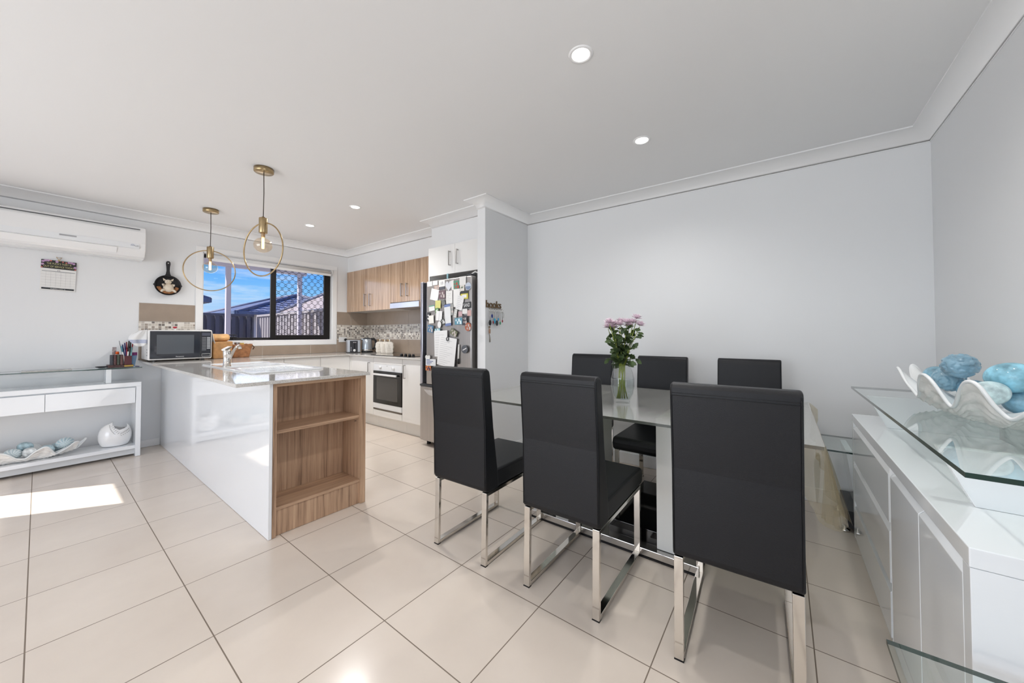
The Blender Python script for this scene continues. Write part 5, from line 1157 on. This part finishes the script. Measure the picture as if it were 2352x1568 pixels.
for i,(u,w,z) in enumerate(FL):
    hx=VX+camr.x*u*1.15+camf.x*w; hy=VY+camr.y*u*1.15+camf.y*w
    r=thing('chrysanthemum',(VX,VY,VZ+.02),'lilac chrysanthemum in the glass vase, '+names[i],'flower','lilac chrysanthemums in the vase')
    bx=VX+camr.x*(-u*.45)+rnd.uniform(-.006,.006); by=VY+camr.y*(-u*.45)+rnd.uniform(-.006,.006)
    if i in (0,1,7): bx,by=VX+camr.x*(-.030+.006*i),VY+camr.y*(-.030+.006*i)
    base=Vector((bx,by,VZ+.024)); neck=Vector((VX+camr.x*u*.22,VY+camr.y*u*.22,VZ+.240)); head=Vector((hx,hy,z))
    if neck.z<head.z:
        mid=neck.lerp(head,.5)+Vector((rnd.uniform(-.008,.008),rnd.uniform(-.008,.008),0))
    MB().tube([base,base.lerp(neck,.55),neck,mid,head-Vector((0,0,.008))],.0026,6,rs=[.0036,.0033,.003,.0026,.0022]).build('stem',stemm,r,smooth=True)
    b=MB(); 
    for k in range(14):
        t_=.02+.88*(k/14); p=neck.lerp(head,t_); a_=rnd.uniform(0,2*PI); d=Vector((math.cos(a_),math.sin(a_),rnd.uniform(-.5,.6)))
        s=1.0-.5*t_
        leaf(b,p+d*.004,(d.x,d.y,d.z*1.6+.3),.052*s+.016,.036*s+.008,(rnd.uniform(-1,1),rnd.uniform(-1,1),.6))
    if i in(0,8):
        p=neck.lerp(head,.12); d=camr*(1 if i==8 else -1)+Vector((0,0,.15)); b.tube([p,p+d*.035,p+d*.06],.0014,5); leaf(b,p+d*.055,(d.x,d.y,-.9),.05,.03,(camf.x,camf.y,.2)); leaf(b,p+d*.045,d,.04,.026,(0,0,1))
    b.build('leaves',leafm,r)
    b=MB(); out=Vector((hx-VX,hy-VY,.16)).normalized(); ax=(out+Vector((0,0,.9))).normalized(); ux=ax.orthogonal().normalized(); vx=ax.cross(ux)
    for ring,(np_,ln,lift) in enumerate(((22,.040,.25),(24,.040,.75),(20,.034,1.25))):
        for k in range(np_):
            a_=2*PI*(k+ring*.5)/np_+rnd.uniform(-.1,.1); d=(ux*math.cos(a_)+vx*math.sin(a_))*math.cos(lift*.8)+ax*math.sin(lift*.8); sd=ax.cross(d).normalized()*.0046
            L_=ln*rnd.uniform(.85,1.15); p0=head; pts=[p0-sd*.5,p0+d*L_*.6-sd,p0+d*L_+ax*.003,p0+d*L_*.6+sd,p0+sd*.5]
            f=b.bm.faces.new([b.bm.verts.new(q) for q in pts])
    b.build('petals',petal,r)
    MB().sphere(head+ax*.004,.006,10,6).build('flower_heart',petal2,r)
# small glass/white thing on the far side of the table
o=MB().box(2.33,2.46,.27,.40,VZ,VZ+.004).build('white_coaster',cm('coaster_white',(226,228,226),.3),None,.001); rebase(o,(2.4,.33,VZ)); tag(o,'flat white square coaster on the table behind the nearest chair','coaster')
# ================================================================== SIDEBOARD
sb=thing('sideboard',(2.0,-.52,0),'high-gloss white sideboard with drawers, doors and a raised glass top','sideboard')
SX0_,SX1_,SF,SB=1.207,2.835,-.312,-.750
MB().box(SX0_,SX1_,SB,SF,.690,.732).build('top_panel',M['glosswhite'],sb,.002)
MB().box(SX0_,SX0_+.040,SB,SF-.001,.040,.6895).build('side_panel',M['glosswhite'],sb,.001)
MB().box(SX1_-.040,SX1_,SB,SF-.001,.040,.6895).build('side_panel',M['glosswhite'],sb,.001)
MB().box(SX0_+.041,SX1_-.041,SB,SF-.030,.040,.6895).build('carcass',M['glosswhite'],sb)
MB().box(SX0_+.006,SX1_-.006,SB+.03,SF-.012,.001,.040).build('plinth',M['glosswhite'],sb)
def front(name,x0,x1,z0,z1,grip='top'):
    """front with a bevelled finger grip along its upper edge"""
    b=MB(); b.prism([(x0,SF-.028,z0),(x0,SF-.001,z0),(x0,SF-.001,z1-.030),(x0,SF-.022,z1-.008),(x0,SF-.028,z1-.008)],(x1-x0,0,0)); d=b.build(name,M['glosswhite'],sb,.0012)
    return d
xs4=[SX0_+.043,1.574,1.925,SX1_-.043]
for z0_,z1_ in ((.045,.245),(.250,.470),(.475,.687)): front('drawer',xs4[2]+.03,xs4[3],z0_,z1_)
front('door',xs4[0],xs4[1]-.003,.045,.687); front('door',xs4[1]+.003,xs4[2]-.003,.045,.687)
b=MB(); b.prism([(xs4[2],SF-.028,.045),(xs4[2]+.004,SF-.001,.045),(xs4[2]+.027,SF-.012,.045),(xs4[2]+.027,SF-.028,.045)],(0,0,.642)); b.build('vertical_grip',M['trim'],sb)
for x in (1.495,2.50):
    MB().prism([(x,-.40,.7325),(x,-.74,.7325),(x,-.74,.8795),(x,-.335,.8795)],(.030,0,0)).build('riser',M['glosswhite'],sb,.001)
glass_slab('glass_top',1.205,2.810,-.750,-.309,.880,.8915,sb)
# shell bowl on the sideboard
GZ=.8925
clam('clam_shell_bowl',(1.985,-.565,GZ),.43,.150,.147,math.radians(7),11,1.566,'large white clam shell bowl of blue eggs on the sideboard glass top',amp=.33,lift=.040,crests=[10,50,95,121,160,195,230,262,296,330])
for i,(x,y,z,r,c,st,l) in enumerate([(2.09,-.53,1.070,.047,(124,158,176),'bumps','blue knobbly egg on top of the pile in the sideboard shell'),(1.86,-.578,1.050,.052,(126,178,196),'crackle','turquoise crackled egg at the right of the sideboard shell'),
  (1.822,-.520,1.000,.041,(186,208,214),'crackle','pale frosted egg at the front of the sideboard shell'),(2.165,-.52,1.012,.046,(128,164,182),'bumps','blue knobbly egg at the front left of the sideboard shell'),(2.33,-.53,1.005,.046,(120,160,178),'crackle','blue crackled egg at the far left of the sideboard shell'),
  (2.125,-.575,.975,.042,(126,166,186),'crackle','blue egg mostly hidden underneath the top knobbly egg in the sideboard shell'),(1.875,-.60,.972,.040,(128,170,190),'crackle','blue egg mostly hidden underneath the turquoise egg in the sideboard shell'),(2.00,-.565,.972,.038,(130,170,188),'crackle','blue egg hidden low in the middle of the sideboard shell')]):
    egg('decorative_egg',(x,y,z),r,c,st,l,rot=(.4*i,.2,.9*i))
# lamp table in the corner (glass top, white riser, black base) and the matching one near the camera
lt=thing('glass_side_table',(3.12,-.46,0),'glass-topped side table in the corner between dining table and sideboard','table')
glass_slab('glass_top',2.905,3.325,-.745,-.205,.480,.490,lt)
MB().box(2.945,3.315,-.735,-.298,.030,.130).build('base_box',pm('charcoal_lacquer',(44,44,46),.25),lt,.003)
MB().prism([(2.99,-.345,.131),(3.28,-.345,.131),(3.28,-.300,.479),(2.99,-.300,.479)],(0,-.03,0)).build('riser',M['glosswhite'],lt,.001)
for x,y in ((2.97,-.285),(3.28,-.285),(2.97,-.70),(3.28,-.70)): MB().lathe([(0,0),(.028,0),(.028,.012),(.012,.020),(.012,.0298),(0,.0298)],(x,y,.0002),20).build('chrome_foot',M['chrome'],lt)
l2=thing('glass_side_table',(.85,-.45,0),'glass-topped side table at the lower right, in front of the sideboard end','table')
glass_slab('glass_top',.62,1.165,-.720,-.178,.490,.500,l2)
MB().box(.66,.95,-.70,-.35,.03,.13).build('base_box',MATS['charcoal_lacquer'],l2,.003)
MB().box(.70,.90,-.60,-.57,.1305,.4895).build('riser',M['glosswhite'],l2)
for x,y in ((.69,-.38),(.92,-.38),(.69,-.67),(.92,-.67)): MB().lathe([(0,0),(.028,0),(.028,.012),(.012,.020),(.012,.0298),(0,.0298)],(x,y,.0002),20).build('chrome_foot',M['chrome'],l2)
# ================================================================== OUTSIDE
o=MB().box(-30,40,5.6,60,-.15,-.02).build('ground_outside',M['ground']); o['kind']='structure'
pr_=thing('patio_roof',(2.4,7.6,2.6),'mauve-grey patio roof with beam and posts outside the kitchen window','patio roof')
MB().box(.2,4.02,5.62,9.62,2.87,2.93).build('roof_sheet',M['post'],pr_)
MB().box(.2,4.02,9.46,9.56,2.665,2.86).build('beam',M['post'],pr_,.004)
MB().box(.2,4.02,9.57,9.66,2.72,2.93).build('gutter',M['post'],pr_,.004)
for x in (2.405,3.835,.35): MB().box(x,x+.085,9.46,9.55,-.02,2.665).build('post',M['post'],pr_,.004)
def fence(name,p,q,h,label,mat,lean=0):
    p=Vector(p); q=Vector(q); L=(q-p).length; d=(q-p).normalized(); n=Vector((-d.y,d.x)); r=thing(name,(p.x,p.y,0),label,'fence')
    b=MB(); s=0; k=0; prof=[]; pitch=.19
    seq=[(0,0),(.075,0),(.090,.065),(.160,.065),(.175,0)]
    while s<L:
        for a,o_ in seq:
            if s+a>L: break
            prof.append(p+d*(s+a)+n*o_)
        s+=pitch
    prof.append(q)
    V0=[b.bm.verts.new((v.x,v.y,-.02)) for v in prof]; V1=[b.bm.verts.new((v.x,v.y,h-.03)) for v in prof]
    for i in range(len(prof)-1): b.bm.faces.new((V0[i],V0[i+1],V1[i+1],V1[i]))
    b.build('fence_sheet',mat,r,solid=.003)
    b=MB(); b.bar((p.x,p.y,h),(q.x,q.y,h),.06,.06); b.build('top_rail',mat,r)
    k=0
    while k*2.4<L+.1:
        c=p+d*min(k*2.4,L); MB().box(c.x-.03,c.x+.03,c.y-.03,c.y+.03,-.02,h-.03).build('fence_post',mat,r); k+=1
    return r
fence('metal_fence',(-3.0,13.0),(4.0,13.0),1.80,'dark grey ribbed metal fence across the back of the yard',M['fencedark'])
fence('metal_fence',(4.10,13.0),(4.10,6.0),1.79,'ribbed metal fence with sunlit stripes along the right of the yard',M['fence'])
o=MB().box(-6.4,-3.62,-1.5,5.9,2.32,2.42).build('sun_blocker_slab',M['post']); rebase(o,(-5,1.8,2.32)); tag(o,'unseen slab added to keep sun out of the left opening','sun blocker')  # out-of-view slab put in only to block the sun at the left opening
# neighbouring houses
tilem,ntt,bb=newmat('grey_roof_tiles'); tcx=ntt.nodes.new('ShaderNodeTexCoord'); sx_=ntt.nodes.new('ShaderNodeSeparateXYZ'); lnk(ntt,tcx.outputs['Object'],sx_.inputs[0])
bkx=ntt.nodes.new('ShaderNodeTexBrick'); bkx.inputs['Scale'].default_value=1.0; bkx.inputs['Brick Width'].default_value=.30; bkx.inputs['Row Height'].default_value=.14; bkx.inputs['Mortar Size'].default_value=.035
bkx.inputs['Color1'].default_value=rgb((150,152,166)); bkx.inputs['Color2'].default_value=rgb((132,134,150)); bkx.inputs['Mortar'].default_value=rgb((50,52,72)); lnk(ntt,tcx.outputs['Object'],bkx.inputs['Vector'])
cmbx=ntt.nodes.new('ShaderNodeCombineXYZ'); lnk(ntt,math_n(ntt,'ADD',sx_.outputs['X'],math_n(ntt,'MULTIPLY',sx_.outputs['Y'],1.0)),cmbx.inputs[0]); lnk(ntt,sx_.outputs['Z'],cmbx.inputs[1]); lnk(ntt,cmbx.outputs[0],bkx.inputs['Vector'])
lnk(ntt,bkx.outputs['Color'],bb.inputs['Base Color']); bb.inputs['Roughness'].default_value=.35
lightroof=pm('sandy_roof_tiles',(150,138,134),.7,var=.08,vscale=6)
def hip(name,x0,x1,y0,y1,ze,zr,label,roofm,inset):
    r=thing(name,((x0+x1)/2,(y0+y1)/2,0),label,'house')
    MB().box(x0+.4,x1-.4,y0+.4,y1-.4,0,ze).build('walls',cm('render_wall',(206,200,196),.8),r)
    w=min(x1-x0,y1-y0)/2
    if (x1-x0)>(y1-y0): A=(x0+w*inset,(y0+y1)/2,zr); B=(x1-w*inset,(y0+y1)/2,zr)
    else: A=((x0+x1)/2,y0+w*inset,zr); B=((x0+x1)/2,y1-w*inset,zr)
    c=[(x0,y0,ze),(x1,y0,ze),(x1,y1,ze),(x0,y1,ze)]
    b=MB(); v=[b.bm.verts.new(p) for p in c+[A,B]]
    if (x1-x0)>(y1-y0): fs=((0,1,5,4),(2,3,4,5),(3,0,4),(1,2,5))
    else: fs=((0,1,4),(1,2,5,4),(2,3,5),(3,0,4,5))
    for f in fs: b.bm.faces.new([v[i] for i in f])
    b.bm.faces.new([v[i] for i in (3,2,1,0)]); b.build('roof',roofm,r)
    b=MB()
    for p,q in ((c[0],c[1]),(c[1],c[2]),(c[2],c[3]),(c[3],c[0])): b.bar(p,q,.12,.14)
    b.build('gutter',cm('slate_gutter',(90,104,130),.5),r)
    b=MB()
    hips=((c[0],A),(c[3],A),(c[1],B),(c[2],B),(A,B)) if (x1-x0)>(y1-y0) else ((c[0],A),(c[1],A),(c[2],B),(c[3],B),(A,B))
    for p,q in hips: b.tube([p,q],.11,8)
    b.build('ridge_caps',cm('ridge_grey',(96,100,120),.6),r)
    return r
hip('neighbour_house',5.45,13.1,20.0,30.0,2.25,3.57,'neighbouring house with a grey tiled hip roof beyond the back fence',tilem,.79)
hip('neighbour_house',6.3,15.0,9.5,18.2,2.10,4.75,'neighbouring house with a sandy tiled roof behind the striped side fence',lightroof,1.0)
hip('neighbour_house',-6.0,3.60,16.0,24.0,2.42,4.3,'neighbouring house at the left whose slate-blue eave just shows in the window',cm('dark_roof',(84,88,104),.6),1.0)
um=thing('garden_umbrella',(2.45,11.8,0),'closed pink garden umbrella against the back fence','umbrella')
MB().lathe([(0,1.72),(.03,1.68),(.06,1.3),(.12,.75),(0,.75)],(2.45,11.8,0),14).build('closed_canopy',cm('magenta_cloth',(176,50,120),.7),um); MB().tube([(2.45,11.8,-.02),(2.45,11.8,1.78)],.018,8).build('pole',M['paper'],um)
um.location=(2.45,11.8,0)
bpy.context.view_layer.update()
GR = {'pen':'pens in the desk organiser','paper_note':'notes and magnets on the fridge door','fridge_magnet':'notes and magnets on the fridge door','photo_print':'notes and magnets on the fridge door','marker_pen':'notes and magnets on the fridge door',
 'scalloped_canister':'cream canisters by the cooktop','base_cabinet':'white base cabinets','wall_cabinet':'walnut wall cabinets','key_ring':'keys on the key rack','neighbour_house':'houses beyond the fences','metal_fence':'yard fences',
 'tea_towel':'tea towels on the microwave','glass_side_table':'matching glass side tables','clam_shell_bowl':'clam shell bowls','food_packet':'packets in the bark basket'}
for o in bpy.data.objects:
    if o.parent is None and o.get('category'):
        k = o.name.split('.')[0]
        if k in GR: o['group'] = GR[k]
        if k == 'decorative_egg': o['group'] = 'eggs in the sideboard shell bowl' if o.location.z > .6 else 'eggs in the console shell bowl'
